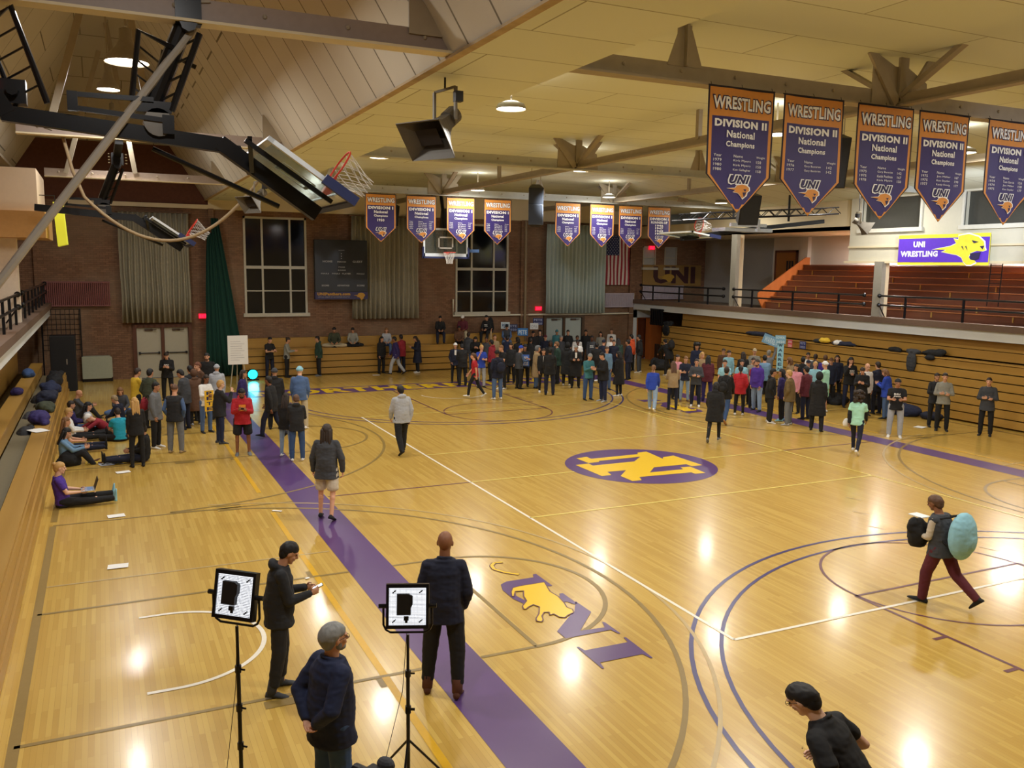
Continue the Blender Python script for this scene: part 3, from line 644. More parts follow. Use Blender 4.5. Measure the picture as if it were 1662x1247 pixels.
# ================================================================ basketball backboards
def backboard(par, M, pad=mat('navy_pad', '1E2A5A', rough=.6), net_down=True):
    """local frame: x across, z up, front -y; origin centre of board bottom"""
    def B(n, mb, m, p=par, **k):
        o = mb.build(n, m, parent=p, **k); o.matrix_local = M; return o
    g = mat('board_glass', 'C4D2CE', rough=.12, spec=.6); 
    gn = g.node_tree.nodes['Principled BSDF']; gn.inputs['Transmission Weight'].default_value = .9; gn.inputs['IOR'].default_value = 1.1
    B('glass_board', MB().box((-.88, 0, .03), (.88, .012, 1.04)), g)
    fr = MB()
    for q in (((-.91, -.02, .0), (.91, .03, .12)), ((-.91, -.02, 1.0), (.91, .03, 1.07)), ((-.91, -.02, 0), (-.84, .03, 1.07)), ((.84, -.02, 0), (.91, .03, 1.07))): fr.box(*q)
    B('board_frame', fr, mat('board_frame_white', 'DDE6EE', rough=.35))
    sq = MB()
    for q in (((-.305, -.006, .30), (.305, -.001, .35)), ((-.305, -.006, .70), (.305, -.001, .75)), ((-.305, -.006, .30), (-.255, -.001, .75)), ((.255, -.006, .30), (.305, -.001, .75))): sq.box(*q)
    B('target_square', sq, paper)
    pd = MB().box((-.93, -.05, -.07), (.93, .06, .0)).box((-.95, -.05, -.07), (-.89, .06, .36)).box((.89, -.05, -.07), (.95, .06, .36))
    B('edge_pad', pd, pad)
    rim = MB(); rim.tube([(.23*cos(2*pi*k/24), -.40+.23*sin(2*pi*k/24), .16) for k in range(25)], .012, 6, cap=False)
    rim.box((-.07, -.18, .08), (.07, -.02, .17)); rim.bar((-.05, -.1, .1), (-.18, -.26, .155), .02, .02); rim.bar((.05, -.1, .1), (.18, -.26, .155), .02, .02)
    ro = B('rim', rim, red_pl)
    nt = MB()
    for k in range(12):
        for s in (-1, 1):
            P = []
            for j in range(5):
                a = 2*pi*(k+s*j*.5)/12; r = .225-.11*min(1, j/3.2); P.append((r*cos(a), -.40+r*sin(a), .15-.105*j))
            nt.tube(P, .005 if net_down else .0028, 4, cap=False)
    no = nt.build('net', net_mat, parent=ro)
    return ro
def MR(loc, rx=0, ry=0, rz=0): return Matrix.Translation(loc) @ Matrix.Rotation(rz, 4, 'Z') @ Matrix.Rotation(ry, 4, 'Y') @ Matrix.Rotation(rx, 4, 'X')
# main far hoop, hung from the roof
t = thing('basketball_hoop', 'main basketball hoop with white framed glass board in front of the far wall', 'basketball hoop', (.36, 14.05, 0))
backboard(t, Matrix.Translation((-.12, 0, 5.12)))
MB().tube([(-.5, .1, 5.3), (-.5, .5, 7.5)], .045).tube([(.3, .1, 5.3), (.3, .5, 7.5)], .045).tube([(-.1, .12, 5.2), (-.1, .12, 6.2), (-.1, .6, 7.5)], .07).build('hanging_mast', black_metal, parent=t)
MB().tube([(.3, .3, 5.8), (1.3, 2.2, 6.2), (2.4, 4.4, 7.3)], .09).build('fold_strut', black_metal, parent=t)
MB().box((.95, .2, 5.3), (1.35, .5, 5.42)).build('padded_bracket', mat('blue_pad', '3C5A88'), parent=t)

def side_hoist(loc, label, big=True, mast=True):
    """swing-up cross court hoop hanging from the truss chord; local x runs towards the wall"""
    t = thing('folded_basketball_hoop', label, 'basketball hoop', loc, 0, 'folded side hoops')
    def B(n, mb, m=black_metal): return mb.build(n, m, parent=t)
    B('boom', MB().bar((-1.85, 0, -1.09), (.34, 0, -1.27), .13, .16).bar((.28, 0, -1.24), (1.38, 0, -2.0), .15, .17))
    if big:
        B('boom_root', MB().bar((-2.6, 0, -.30), (-2.12, 0, -.58), .14, .3).bar((-2.15, 0, -.52), (-1.80, 0, -1.1), .14, .18))
        B('winch_motor', MB().box((-1.86, .0, -.98), (-1.62, .2, -.74)).tube([(-1.74, 0, -.86), (-1.74, -.12, -.86)], .06))
        B('red_tag', MB().box((-1.93, -.13, -.92), (-1.85, -.11, -.74)), mat('red_tag', 'E8402C', rough=.5))
    if mast:
        B('clamp', MB().box((-.15, -.17, -.02), (.12, .0, .26)).tube([(-.02, -.2, -.02), (-.02, .1, -.02)], .09))
        for k in range(8): B('clamp_bolt', MB().tube([(-.18+.34*(k % 2), -.1, .24-.07*(k//2)), (-.22+.42*(k % 2), -.1, .24-.07*(k//2))], .016, 6), chrome)
        B('mast', MB().tube([(-.05, 0, 0), (-.42, 0, -.92)], .10, 12))
        B('mast_side_tube', MB().tube([(.10, -.1, -.1), (-.22, -.1, -.95)], .035))
        for k in range(4): B('mast_brace', MB().tube([(.08-.08*k, -.1, -.15-.2*k), (-.16-.08*k, -.02, -.28-.2*k)], .014, 6))
        B('mast_collar', MB().box((-.58, -.12, -.98), (-.22, .1, -.86)))
        B('pivot_drum', MB().tube([(-.36, -.12, -1.08), (-.36, .12, -1.08)], .15, 16), mat('dull_metal', '6E6A64', rough=.3, metal=.6))
        B('parallel_arm', MB().bar((-1.2, -.12, -.86), (-.4, -.12, -.85), .05, .05).bar((-1.15, -.12, -1.0), (-.25, -.12, -1.06), .05, .05).box((-1.24, -.15, -1.03), (-1.14, -.08, -.83)).box((-.32, -.15, -1.2), (-.2, -.08, -1.0)))
        for (a, b_, c_) in ((-2.3, 0, 0), (-.88, .62, 0)) if big else ():   # two bent ladder frames
            x = a; P = [(-2.05, -.15, -.42), (-1.7, -.15, -.06), (-1.42, -.15, -.98)] if a < -1 else [(-.62, -.1, -.88), (-.52, -.1, -.14), (-.18, -.1, -.28)]
            fr = B('ladder_frame', MB().tube(P, .032))
            P2 = [(p[0]-(.28 if a < -1 else -.26), p[1]+.3, p[2]-.12) for p in P]; MB().tube(P2, .028).build('rail', black_metal, parent=fr)
            for k in range(5):
                f = k/5; i = 1 if a < -1 else 0; q = Vector(P[i]).lerp(Vector(P[i+1]), f); q2 = Vector(P2[i]).lerp(Vector(P2[i+1]), f)
                MB().tube([q, q2], .012, 6).build('rung', black_metal, parent=fr)
        if big: B('steel_pole', MB().tube([(.05, -.05, -.03), (-2.05, -.25, -2.95)], .045), mat('grey_pole', 'A09A90', rough=.4))
    B('upper_strut', MB().tube([(-.42, .1, -1.34), (.95, .1, -1.92)], .03)); B('lug', MB().box((-.42, -.05, -1.22), (-.34, .05, -.86)))
    for yy in (-.45, .45): B('board_bracket', MB().bar((.55, yy, -1.22), (.62, yy*.2, -1.55), .05, .05))
    for yy in (-.45, .45): B('board_rail', MB().bar((.5, yy, -1.25), (1.45, yy, -1.88), .04, .05))
    # board: bottom edge at the far low end, front faces up and out
    ang = radians(34)
    up = Vector((-cos(ang), 0, sin(ang))); fr = Vector((sin(ang), 0, cos(ang))); ax = up.cross(-fr) if False else Vector((0, -1, 0))
    # local x=(across), -y=front, z=board up
    X = (-fr).cross(up).normalized(); Mx = Matrix((X, -fr, up)).transposed().to_4x4(); Mx.translation = (1.56, 0, -1.86)
    backboard(t, Mx, net_down=False)
    return t
side_hoist((-10.75, -6.35-.55, 7.38), 'nearest black folded basketball hoop on a long boom under the first truss, upper left')
side_hoist((-11.25, 6.2, 7.12), 'smaller black folded basketball hoop hanging in front of the left grey curtain', big=False)
_h = [o for o in bpy.data.objects if o.get('label', '').startswith('smaller black folded')][0]
MB().box((-.1, -2.75, .16), (.06, .1, .27)).build('carrier_beam', black_metal, parent=_h)
# right side folded hoop with lattice frame
t = thing('folded_basketball_hoop', 'black folded basketball hoop with glass board under the right ceiling near the far column', 'basketball hoop', (6.35, 6.2, 6.25), 0, 'folded side hoops')
backboard(t, MR((-.1, 0, -.45), rx=radians(-82), rz=radians(90)))
MB().bar((-.9, 0, -.5), (1.2, 0, -.2), .12, .14).bar((1.2, 0, -.2), (5.2, 0, .25), .12, .14).build('boom', black_metal, parent=t)
lt = MB()
for yy in (-.3, .3):
    lt.tube([(-1.1, yy, .08), (5.6, yy, .52)], .03); lt.tube([(-.8, yy, .30), (5.6, yy, .74)], .022)
    for k in range(11): lt.tube([(-.9+k*.6, yy, .10+k*.04), (-.6+k*.6, yy, .34+k*.04)], .014, 6); lt.tube([(-.6+k*.6, yy, .34+k*.04), (-.3+k*.6, yy, .13+k*.04)], .014, 6)
lt.build('lattice_frame', black_metal, parent=t)
MB().box((.6, -.35, -.22), (2.6, .35, -.10)).box((.8, -.4, -.06), (2.3, -.3, .05)).box((1.9, -.42, -.2), (2.0, -.35, .2)).build('steel_carriage', chrome, parent=t)
MB().tube([(1.2, 0, .2), (1.2, 0, 1.5)], .04).tube([(3.6, 0, .2), (3.6, 0, 1.1)], .04).build('hanger', black_metal, parent=t)

# ================================================================ horn and box loudspeakers
def horn(loc, M, s, label, top):
    t = thing('horn_loudspeaker', label, 'loudspeaker', loc, 0, 'grey horn loudspeakers')
    hm = mat('horn_grey', '5E584E', rough=.55)
    R = M.to_3x3(); mb = MB(); n = 8; secs = []
    for i in range(n):
        f = i/(n-1); w = (.07+.30*f**1.7)*s; h = (.07+.20*f**1.7)*s; secs.append([(a*w, -f*.55*s, b*h) for a, b in ((-1, -1), (1, -1), (1, 1), (-1, 1))])
    V = [R @ Vector(p) for q in secs for p in q]; F = [(i*4+k, i*4+(k+1) % 4, i*4+4+(k+1) % 4, i*4+4+k) for i in range(n-1) for k in range(4)]
    mb.add(V, F); o = mb.build('horn', hm, parent=t); sd = o.modifiers.new('s', 'SOLIDIFY'); sd.thickness = .012*s
    MB().add([R @ Vector(p) for p in [(a*.30*s, -.46*s, b*.18*s) for a, b in ((-.62, -.62), (.62, -.62), (.62, .62), (-.62, .62))]], [(0, 1, 2, 3)]).build('throat', slot_mat, parent=t)
    d = MB(); d.tube([R @ Vector((0, .0, 0)), R @ Vector((0, .16*s, 0))], .12*s, 14); d.build('driver', hm, parent=t)
    br = MB()
    a = R @ Vector((-.15*s, -.12*s, 0)); b_ = R @ Vector((.15*s, -.02, 0)); up = Vector((0, 0, .42*s)); e1 = a+up; e2 = b_+up
    br.bar(a, e1, .03*s, .06*s).bar(e1, e2, .03*s, .03*s).bar(e2, b_, .03*s, .06*s).build('bracket', mat('bracket_grey', '7C7464', rough=.5), parent=t)
    m_ = (e1+e2)/2; MB().tube([m_, (m_.x, m_.y, top-loc[2])], .014*s).build('hanging_rod', black_metal, parent=t)
    MB().box(tuple(e2+Vector((-.02, -.06, -.2))), tuple(e2+Vector((.09, .05, -.06)))).build('junction_box', black_pl, parent=t)
horn((-7.28, -5.8, 6.80), MR((0, 0, 0), rx=radians(36), rz=radians(-62)), 1.05, 'large grey square horn loudspeaker hanging below the ceiling, top centre left', 7.36)
horn((-8.35, 3.4, 6.35), MR((0, 0, 0), rx=radians(36), rz=radians(-62)), .8, 'small grey horn loudspeaker right of the folded hoop on the left', 7.37)
horn((11.9, 5.0, 6.45), MR((0, 0, 0), rx=radians(30), rz=radians(60)), .85, 'small grey horn loudspeaker left of the right clerestory windows', 7.58)
def box_speaker(loc, rz, label, top, tilt=.3, two=False, w=.55, h=.85):
    t = thing('box_loudspeaker', label, 'loudspeaker', loc, rz, 'black box loudspeakers')
    def cab(z, tl, n):
        c = MB(); c.M = Matrix.Translation((0, 0, z)) @ Matrix.Rotation(tl, 4, 'X')
        c.prism([(-w/2, -.28), (w/2, -.28), (w*.3, .25), (-w*.3, .25)], -h/2, h/2); c.build(n, black_pl, parent=t, bevel=.01)
        g = MB(); g.M = c.M; g.box((-w/2+.03, -.295, -h/2+.03), (w/2-.03, -.285, h/2-.03)); g.build('grille', mat('speaker_grille', '1A1C20', rough=.8), parent=t)
    cab(0, tilt, 'cabinet')
    if two: cab(-h*.95, -.1, 'cabinet')
    MB().tube([(-.15, 0, h/2-.1), (-.15, 0, top-loc[2])], .012, 6).tube([(.15, 0, h/2-.1), (.15, 0, top-loc[2])], .012, 6).build('hanger', steel, parent=t)
box_speaker((1.53, 9.0, 7.12), radians(-25), 'pair of stacked black loudspeakers hanging right of the main backboard', 8.177, two=True, w=.5, h=.68)
box_speaker((-.55, 18.5, 6.9), 0, 'black loudspeaker half hidden behind the second small banner', 8.17)
box_speaker((1.6, 17.5, 6.72), 0, 'black loudspeaker hanging above the main backboard', 8.17, w=.7, h=.8)
box_speaker((4.07, 1.4, 6.42), radians(-20), 'black loudspeaker hanging just below the leftmost large banner', 8.17, w=.55, h=.8)
box_speaker((3.15, -2.6, 7.2), radians(-30), 'tall black loudspeaker seen between the second and third large banners', 8.17, w=.42, h=1.1)

# ================================================================ curtains
def curtain(x0, x1, z0, z1, y, m, label, seed=0, folds=22, depth=.09, top=None):
    t = thing('curtain', label, 'curtain', ((x0+x1)/2, y, z0), 0, 'curtains on the far wall')
    L = x1-x0; n = folds*8; V = []; F = []; rnd = random.Random(seed)
    ph = [rnd.uniform(.6, 1.4) for _ in range(folds+2)]
    zs = [0, .25, .5, .75, 1]
    for z in zs:
        for i in range(n+1):
            u = i/n; k = u*folds; am = ph[int(k)]*(1-(k % 1))+ph[int(k)+1]*(k % 1)
            V.append((-L/2+L*u+.02*sin(7*z+k), depth*am*sin(2*pi*k)*(.6+.4*(1-z)), z*(z1-z0)))
    for j in range(len(zs)-1):
        for i in range(n): F.append((j*(n+1)+i, j*(n+1)+i+1, (j+1)*(n+1)+i+1, (j+1)*(n+1)+i))
    o = MB().add(V, F).build('drape', m, parent=t, smooth=1); s = o.modifiers.new('s', 'SOLIDIFY'); s.thickness = .008
    MB().tube([(-L/2-.1, 0, z1-z0+.03), (L/2+.1, 0, z1-z0+.03)], .03).build('curtain_rail', brown_trim, parent=t)
    for a in (-L/2-.05, 0, L/2+.05): MB().box((a-.02, -.01, z1-z0+.01), (a+.02, YF-y, z1-z0+.05)).build('rail_bracket', brown_trim, parent=t)
curtain(-11.05, -8.42, 2.32, 6.75, YF-.32, curt_grey, 'grey brown pleated curtain above the left double doors', 1, 13, .12)
curtain(-1.62, 1.5, 2.35, 6.9, YF-.32, curt_grey, 'grey green pleated curtain between the scoreboard and the main hoop', 5, 14, .11)
curtain(8.12, 11.5, 2.48, 6.85, YF-.32, curt_blue, 'pale green pleated curtain above the right double doors', 3, 16, .11)
t = thing('divider_net', 'dark green gym divider net gathered against the far wall left of the first window', 'net', (-7.5, YF-.55, 0))
for k, (dx, top, w_) in enumerate(((-.55, 5.9, .24), (-.1, 6.0, .3), (.35, 6.6, .34))):
    V = []; F = []
    for j, z in enumerate((.05, 1.0, 2.0, 3.5, 5.0, top)):
        ww = w_*(1.3-.9*(j/5)**2); cx = dx*(1-.15*j)+.45*(1-j/5)
        for i in range(17): V.append((cx-ww+2*ww*i/16, .07*sin(i*1.3+k)+.05*k, z))
    for j in range(5):
        for i in range(16): F.append((j*17+i, j*17+i+1, (j+1)*17+i+1, (j+1)*17+i))
    o = MB().add(V, F).build('net_fold', net_green, parent=t, smooth=1); s = o.modifiers.new('s', 'SOLIDIFY'); s.thickness = .01

# ================================================================ scoreboard, flag, radiators, exit signs, wall art
t = thing('scoreboard', 'dark wall scoreboard lettered HOME and GUEST between the left window and grey curtain', 'scoreboard', (-2.2, YF-.76, 3.25))
MB().box((-.9, .22, .8), (-.8, .755, .9)).box((-.9, .22, 2.2), (-.8, .755, 2.3)).box((.3, .22, .8), (.4, .755, .9)).box((.3, .22, 2.2), (.4, .755, 2.3)).build('wall_bracket', black_metal, parent=t)
MB().box((-1.17, 0, .32), (1.17, .24, 2.58)).build('cabinet', mat('scoreboard_black', '14161A', rough=.4), parent=t, bevel=.015)
MB().box((-1.17, -.01, 0), (1.17, .24, .32)).build('sponsor_panel', mat('scoreboard_purple', '2A2350', rough=.5), parent=t)
fs = lambda a, b, l: (a, -.006-l, b)
S = MB(); grey_t = mat('scoreboard_text', 'A8A8A8', rough=.6)
for s, x, z, w_, h_ in (('HOME', -.82, 1.60, .42, .09), ('PERIOD', -.18, 1.60, .38, .06), ('GUEST', .50, 1.60, .44, .09), ('POSS', -.13, 1.38, .28, .05), ('BONUS', -.16, 1.24, .34, .06), ('FOULS', -.9, 1.09, .34, .06), ('FOULS', -.42, 1.09, .34, .06), ('PLAYER', .03, 1.09, .38, .06), ('FOULS', .68, 1.09, .34, .06), ('SCORE', -.88, .57, .32, .07), ('ADVANTAGE', -.2, .57, .54, .07), ('SCORE', .68, .57, .34, .07), ('DAKTRONICS', -.12, 2.12, .26, .03)):
    put_text(S, s, x, z, w_, h_, fs, bold=.02)
for z in (1.97, 1.86, 1.76): S.box((-.02, -.01, z), (.02, -.002, z+.035))
S.build('captions', grey_t, parent=t)
S = MB(); put_text(S, 'UNIPanthers.com', -1.08, .17, 1.45, .13, lambda a, b, l: (a, -.02, b), bold=.05); S.build('web_address', mat('scoreboard_gold', 'B98A2E', rough=.6), parent=t)
S = MB(); put_text(S, 'OFFICIAL WEBSITE OF UNI PANTHER ATHLETICS', -1.05, .08, 1.4, .045, lambda a, b, l: (a, -.02, b)); S.build('small_print', grey_t, parent=t)
S = MB(); S.add([(.78+px*.42, -.03, .14+py*.36) for px, py in CAT], [tuple(range(len(CAT)))]); S.build('cat_emblem', mat('scoreboard_gold', 'B98A2E'), parent=t)

t = thing('flag', 'vertical american flag on the far wall right of the pale green curtain', 'flag', (12.3, YF-.22, 3.9))
w_, h_ = 1.42, 2.5
fy = lambda a, b: .03*sin(6*a+1.2*b)
cl = MB()
for i in range(13):
    a0 = -w_/2+w_*i/13; a1 = a0+w_/13
    for j in range(6): cl.add([(a0, fy(a0, j), h_*j/6), (a1, fy(a1, j), h_*j/6), (a1, fy(a1, j+1), h_*(j+1)/6), (a0, fy(a0, j+1), h_*(j+1)/6)], [(0, 1, 2, 3)], i % 2)
cl.build('stripes', [mat('flag_red', '8E2030', rough=.8), mat('flag_white', 'C8C2B8', rough=.8)], parent=t)
cn = MB(); cw = w_*7/13
for j in range(4):
    for i in range(4):
        a0 = -w_/2+cw*i/4; a1 = a0+cw/4; b0 = h_*.6+h_*.4*j/4; b1 = b0+h_*.1
        cn.add([(a0, fy(a0, b0*2.4)-.012, b0), (a1, fy(a1, b0*2.4)-.012, b0), (a1, fy(a1, b1*2.4)-.012, b1), (a0, fy(a0, b1*2.4)-.012, b1)], [(0, 1, 2, 3)])
cn.build('canton', mat('flag_blue', '1A2248', rough=.8), parent=t)
st = MB()
for r in range(11):
    for c in range(5 if r % 2 == 0 else 4):
        a = -w_/2+cw*(.1+.2*c+(.1 if r % 2 else 0)); b = h_*.6+h_*.4*(.05+.09*r)
        P = [(a+(.028 if q % 2 == 0 else .011)*sin(pi*q/5), fy(a, b*2.4)-.022, b+(.028 if q % 2 == 0 else .011)*cos(pi*q/5)) for q in range(10)]
        st.add(P, [tuple(range(10))])
st.build('stars', mat('flag_star', 'D8D8D8', rough=.8), parent=t)
MB().tube([(-w_/2-.03, .0, h_+.02), (w_/2+.03, 0, h_+.02)], .015).build('hanging_rod', brown_trim, parent=t)

def radiator(x, y, z, L, H, c, label, along='x', n=34):
    t = thing('radiator', label, 'radiator', (x, y, z), 0 if along == 'x' else pi/2, 'wall radiators')
    rb = MB()
    for i in range(n): rb.tube([(-L/2+L*(i+.5)/n, 0, .03), (-L/2+L*(i+.5)/n, 0, H-.03)], L/n*.42, 6)
    rb.build('ribs', c, parent=t); MB().box((-L/2, -.03, H-.05), (L/2, .05, H)).box((-L/2, -.03, 0), (L/2, .05, .05)).build('header', c, parent=t)
    MB().box((-L/2-.02, .04, H*.3), (L/2+.02, .12, H*.35)).build('wall_bracket', brown_trim, parent=t)
radiator(-12.65, YF-.16, 3.0, 2.4, .98, mat('maroon_enamel', '7E4A48', rough=.5), 'maroon ribbed radiator high on the far brick wall at the left')
radiator(12.5, YF-.16, 2.75, 1.75, .72, mat('lilac_enamel', 'B0A6B2', rough=.5), 'pale lilac radiator below the flag')
radiator(15.2, YF-.16, 3.15, 2.6, .72, mat('lilac_enamel', 'B0A6B2', rough=.5), 'pale lilac radiator on the right gallery below the large gold panel')
t = thing('radiator_cover', 'pale green grey radiator cover with round corners left of the left double doors', 'radiator cover', (-12.05, YF-.5, 0))
MB().prism([(-.55, .12), (.5, .12), (.55, .2), (.55, .95), (.45, 1.02), (-.55, 1.02)], 0, .4, fn=lambda a, b, h: (a, h, b)).build('casing', mat('cover_green', 'A0A490', rough=.6), parent=t, bevel=.02)
MB().box((-.55, .05, 0), (.55, .4, .12)).build('plinth', slot_mat, parent=t)
def exit_sign(x, y, z, label, s=1):
    t = thing('exit_sign', label, 'exit sign', (x, y, z), 0, 'red exit signs')
    MB().box((-.17*s, -.05, -.1*s), (.17*s, .05, .1*s)).build('housing', mat('exit_housing', 'C82038', rough=.5, emit=('FF1838', .8)), parent=t)
    S = MB(); put_text(S, 'EXIT', -.14*s, -.065*s, .28*s, .13*s, lambda a, b, l: (a, -.055, b), bold=.03); S.build('letters', exit_em, parent=t)
exit_sign(-7.95, YF-.06, 2.55, 'red lit exit sign right of the left double doors')
exit_sign(7.85, YF-.06, 2.72, 'red lit exit sign left of the right double doors'); exit_sign(14.45, YF-.06, 5.83, 'red lit exit sign below the rightmost small banner')
t = thing('wall_panel', 'gold panel with large dark UNI letters on the far wall of the right gallery', 'wall sign', (15.95, YF-.06, 3.85))
MB().box((-2.0, 0, 0), (1.75, .05, 1.1)).build('board', mat('gold_board', '8E7038', rough=.6, var=.1, scale=2), parent=t)
S = MB(); put_text(S, 'UNI', -1.35, .12, 2.7, .9, lambda a, b, l: (a, -.01, b), bold=.05); S.build('letters', mat('maroon_letters', '3A1418', rough=.6), parent=t)
S = MB(); S.add([(-.55+px*.9, -.02, .42+py*.5) for px, py in CAT], [tuple(range(len(CAT)))]); S.build('cat_emblem', mat('emblem_gold', 'B08C30'), parent=t)
# fabric banner on the header
t = thing('wall_banner', 'purple and yellow cat head banner reading UNI WRESTLING hung on the right header', 'banner', (13.6, 2.9, 5.0), 0)
bx = lambda a, b, l: (-.02-l+.008*sin(4*a), -a, b)
vy = mat('vivid_yellow', 'E6DE3A', rough=.6); vp = mat('vivid_purple', '5A30C0', rough=.6)
def sheet(mb, a0, a1, b0, b1, lift, n=14):
    for i in range(n):
        p = a0+(a1-a0)*i/n; q = a0+(a1-a0)*(i+1)/n; mb.add([bx(p, b0, lift), bx(q, b0, lift), bx(q, b1, lift), bx(p, b1, lift)], [(0, 1, 2, 3)])
m1 = MB(); sheet(m1, -1.75, 1.75, 0, 1.02, 0); o = m1.build('cloth', vy, parent=t); o.modifiers.new('s', 'SOLIDIFY').thickness = .006
m1 = MB(); sheet(m1, -1.73, 1.73, .10, .90, .014); m1.build('purple_field', vp, parent=t)
S = MB(); put_text(S, 'UNI', -1.12, .60, .48, .2, bx, bold=.05, lift=.022); put_text(S, 'WRESTLING', -1.62, .28, 1.5, .2, bx, bold=.045, lift=.022); S.build('lettering', paper, parent=t)
HC = [(-.3, .52), (.35, .62), (.55, .70), (.45, .85), (.62, .82), (.62, .95), (1.0, 1.0), (1.35, .90), (1.55, .74), (1.58, .56), (1.62, .48), (1.50, .44), (1.30, .46), (1.12, .40), (1.05, .28), (1.12, .18), (1.28, .16), (1.32, .10), (1.15, .02), (.98, .02), (.86, .12), (.78, .26), (.60, .34), (.35, .38), (.05, .44), (.2, .50)]
cx, cz = .85, .5
S = MB(); S.add([bx(cx+(a-cx)*1.06, cz+(b-cz)*1.08, .024) for a, b in HC], [tuple(range(len(HC)))]); S.build('emblem_outline', paper, parent=t)
S = MB(); S.add([bx(a, b, .030) for a, b in HC], [tuple(range(len(HC)))]); S.build('emblem_cat_head', vy, parent=t)
S = MB()
for P in ([(1.12, .80), (1.38, .74), (1.2, .70)], [(1.42, .60), (1.58, .62), (1.52, .50)], [(.75, .60), (.86, .48), (.80, .62)], [(.9, .6), (1.0, .46), (.94, .62)], [(1.1, .38), (1.48, .42), (1.42, .2), (1.28, .16), (1.12, .2)]): S.add([bx(a, b, .036) for a, b in P], [tuple(range(len(P)))])
S.build('emblem_marks', b_dk, parent=t)
t = thing('hanging_pennant', 'narrow bright yellow pennant seen edge on beside the left gallery box', 'banner', (-12.62, 7.9, 5.15))
MB().prism([(-.1, 0), (.12, .06), (.06, 1.1), (-.16, 1.12)], 0, .9, fn=lambda a, b, h: (a, h, b)).build('cloth', mat('self_lit_yellow', 'E8EA40', rough=.5, emit=('E8EA40', .25)), parent=t)  # faint glow added to the cloth so it looks brightly lit
MB().tube([(-.5, .4, 1.3), (-.13, .4, 1.3), (-.13, .4, 1.1)], .012).build('hanger', black_metal, parent=t)
# ladders on gallery bleachers
for i, y in enumerate((1.35, -1.2)):
    t = thing('wall_ladder', ['thin black ladder rising from the gallery railing below the cat head banner', 'thin black ladder rising from the gallery railing right of the cat head banner'][i], 'ladder', (14.2, y, 3.2), 0, 'black gallery ladders')
    for s in (-.2, .2): MB().tube([(0, s, .5), (.05, s, 1.92)], .017, 6).build('side_rail', black_metal, parent=t)
    for k in range(5): MB().tube([(.01, -.2, .65+k*.29), (.01, .2, .65+k*.29)], .012, 6).build('rung', black_metal, parent=t)
# climbing rope swagged in the left roof
t = thing('swagged_rope', 'thick tan rope swagged in a long curve in front of the left grey curtain', 'rope', (0, 3.62, 0))
P = [(-12.35, 0, 7.40), (-12.2, 0, 6.7)]
for i in range(25):
    u = i/24; P.append((-12.0+4.05*u, 0, 6.15+1.15*u-1.95*4*u*(1-u)*.72))
MB().tube(P, .035, 8).build('rope', mat('rope_tan', '8E7A5C', rough=.9, var=.3, scale=60), parent=t, smooth=1)
# folded slat rack by the corner door
t = thing('folded_rack', 'stack of dark slatted rails hung on the gallery edge beside the corner door', 'rack', (13.28, 18.75, 1.95))
for k in range(7): MB().box((-.04, -.5+k*.16, 0), (.02, -.42+k*.16, .82)).build('slat', black_metal, parent=t)
MB().box((-.02, -.55, .75), (.03, .6, .8)).box((-.02, -.55, .06), (.03, .6, .11)).build('cross_bar', black_metal, parent=t)
t = thing('slatted_gate', 'low black slatted cart beside the orange corner door', 'cart', (12.75, 17.6, 0))
for k in range(8): MB().box((-.02, -.5+k*.13, .1), (.02, -.45+k*.13, 1.1)).build('slat', black_metal, parent=t)
MB().box((-.25, -.55, 0), (.25, .55, .1)).build('base', black_metal, parent=t)
# wire cage panel and dark locker in the far left corner
t = thing('storage_locker', 'tall black storage locker in the far left corner beside the bleachers', 'locker', (-13.15, 18.6, 0))
MB().box((-.42, -.4, 0), (.42, .4, 2.05)).build('body', mat('locker_black', '0C0C10', rough=.6), parent=t, bevel=.02); MB().box((.1, -.42, 1.0), (.14, -.4, 1.2)).build('handle', chrome, parent=t)
t = thing('wire_cage', 'dark wire mesh cage panel against the far brick wall above the black locker', 'cage', (-13.35, YF-.45, 0))
cg = MB()
for i in range(9): cg.tube([(-.55+i*.16, 0, 1.3), (-.55+i*.16, 0, 2.9)], .012, 5)
for j in range(9): cg.tube([(-.55, 0, 1.3+j*.2), (.75, 0, 1.3+j*.2)], .012, 5)
cg.build('mesh_panel', black_metal, parent=t); MB().box((-.6, -.03, 0), (-.55, .03, 2.92)).box((.75, -.03, 0), (.8, .03, 2.92)).build('post', black_metal, parent=t)
# easel with paper
t = thing('easel', 'easel holding a tall sheet of white paper in front of the green net', 'easel', (-7.05, 17.7, 0))
for a, b_ in ((-.32, -.15), (.32, -.15), (0, .45)): MB().tube([(a, b_, 0), (0 if not a else a*.25, 0, 1.75)], .02, 6).build('leg', mat('easel_leg', 'B0A894'), parent=t)
MB().box((-.38, -.1, .85), (.38, -.08, 1.98)).build('paper_pad', paper, parent=t)
S = MB()
for k in range(9): S.box((-.28, -.104, 1.02+k*.09), (.05+.2*abs(sin(k*2)), -.101, 1.028+k*.09))
S.build('handwriting', mat('pen_grey', '8A8A92'), parent=t)
t = thing('stage_light', 'small black stage light glowing cyan on the floor beyond the easel', 'stage light', (-6.3, 19.0, 0))
MB().lathe([(.20, 0), (.22, .05), (.2, .3)], c=(0, 0, .26), n=20, axis=1).lathe([(.01, .3), (.2, .3)], c=(0, 0, .26), n=20, axis=1).box((-.25, .05, 0), (.25, .2, .06)).build('housing', black_pl, parent=t)
MB().lathe([(.001, .015), (.185, .015)], c=(0, 0, .26), n=24, axis=1).build('lens', mat('cyan_glow', '20E0F0', emit=('10D8F0', 9)), parent=t)
light('stage_light_glow', 'SPOT', (-6.3, 18.9, .3), 25, (.1, .7, 1), spot=1.6, target=(-6.3, 14, .1))
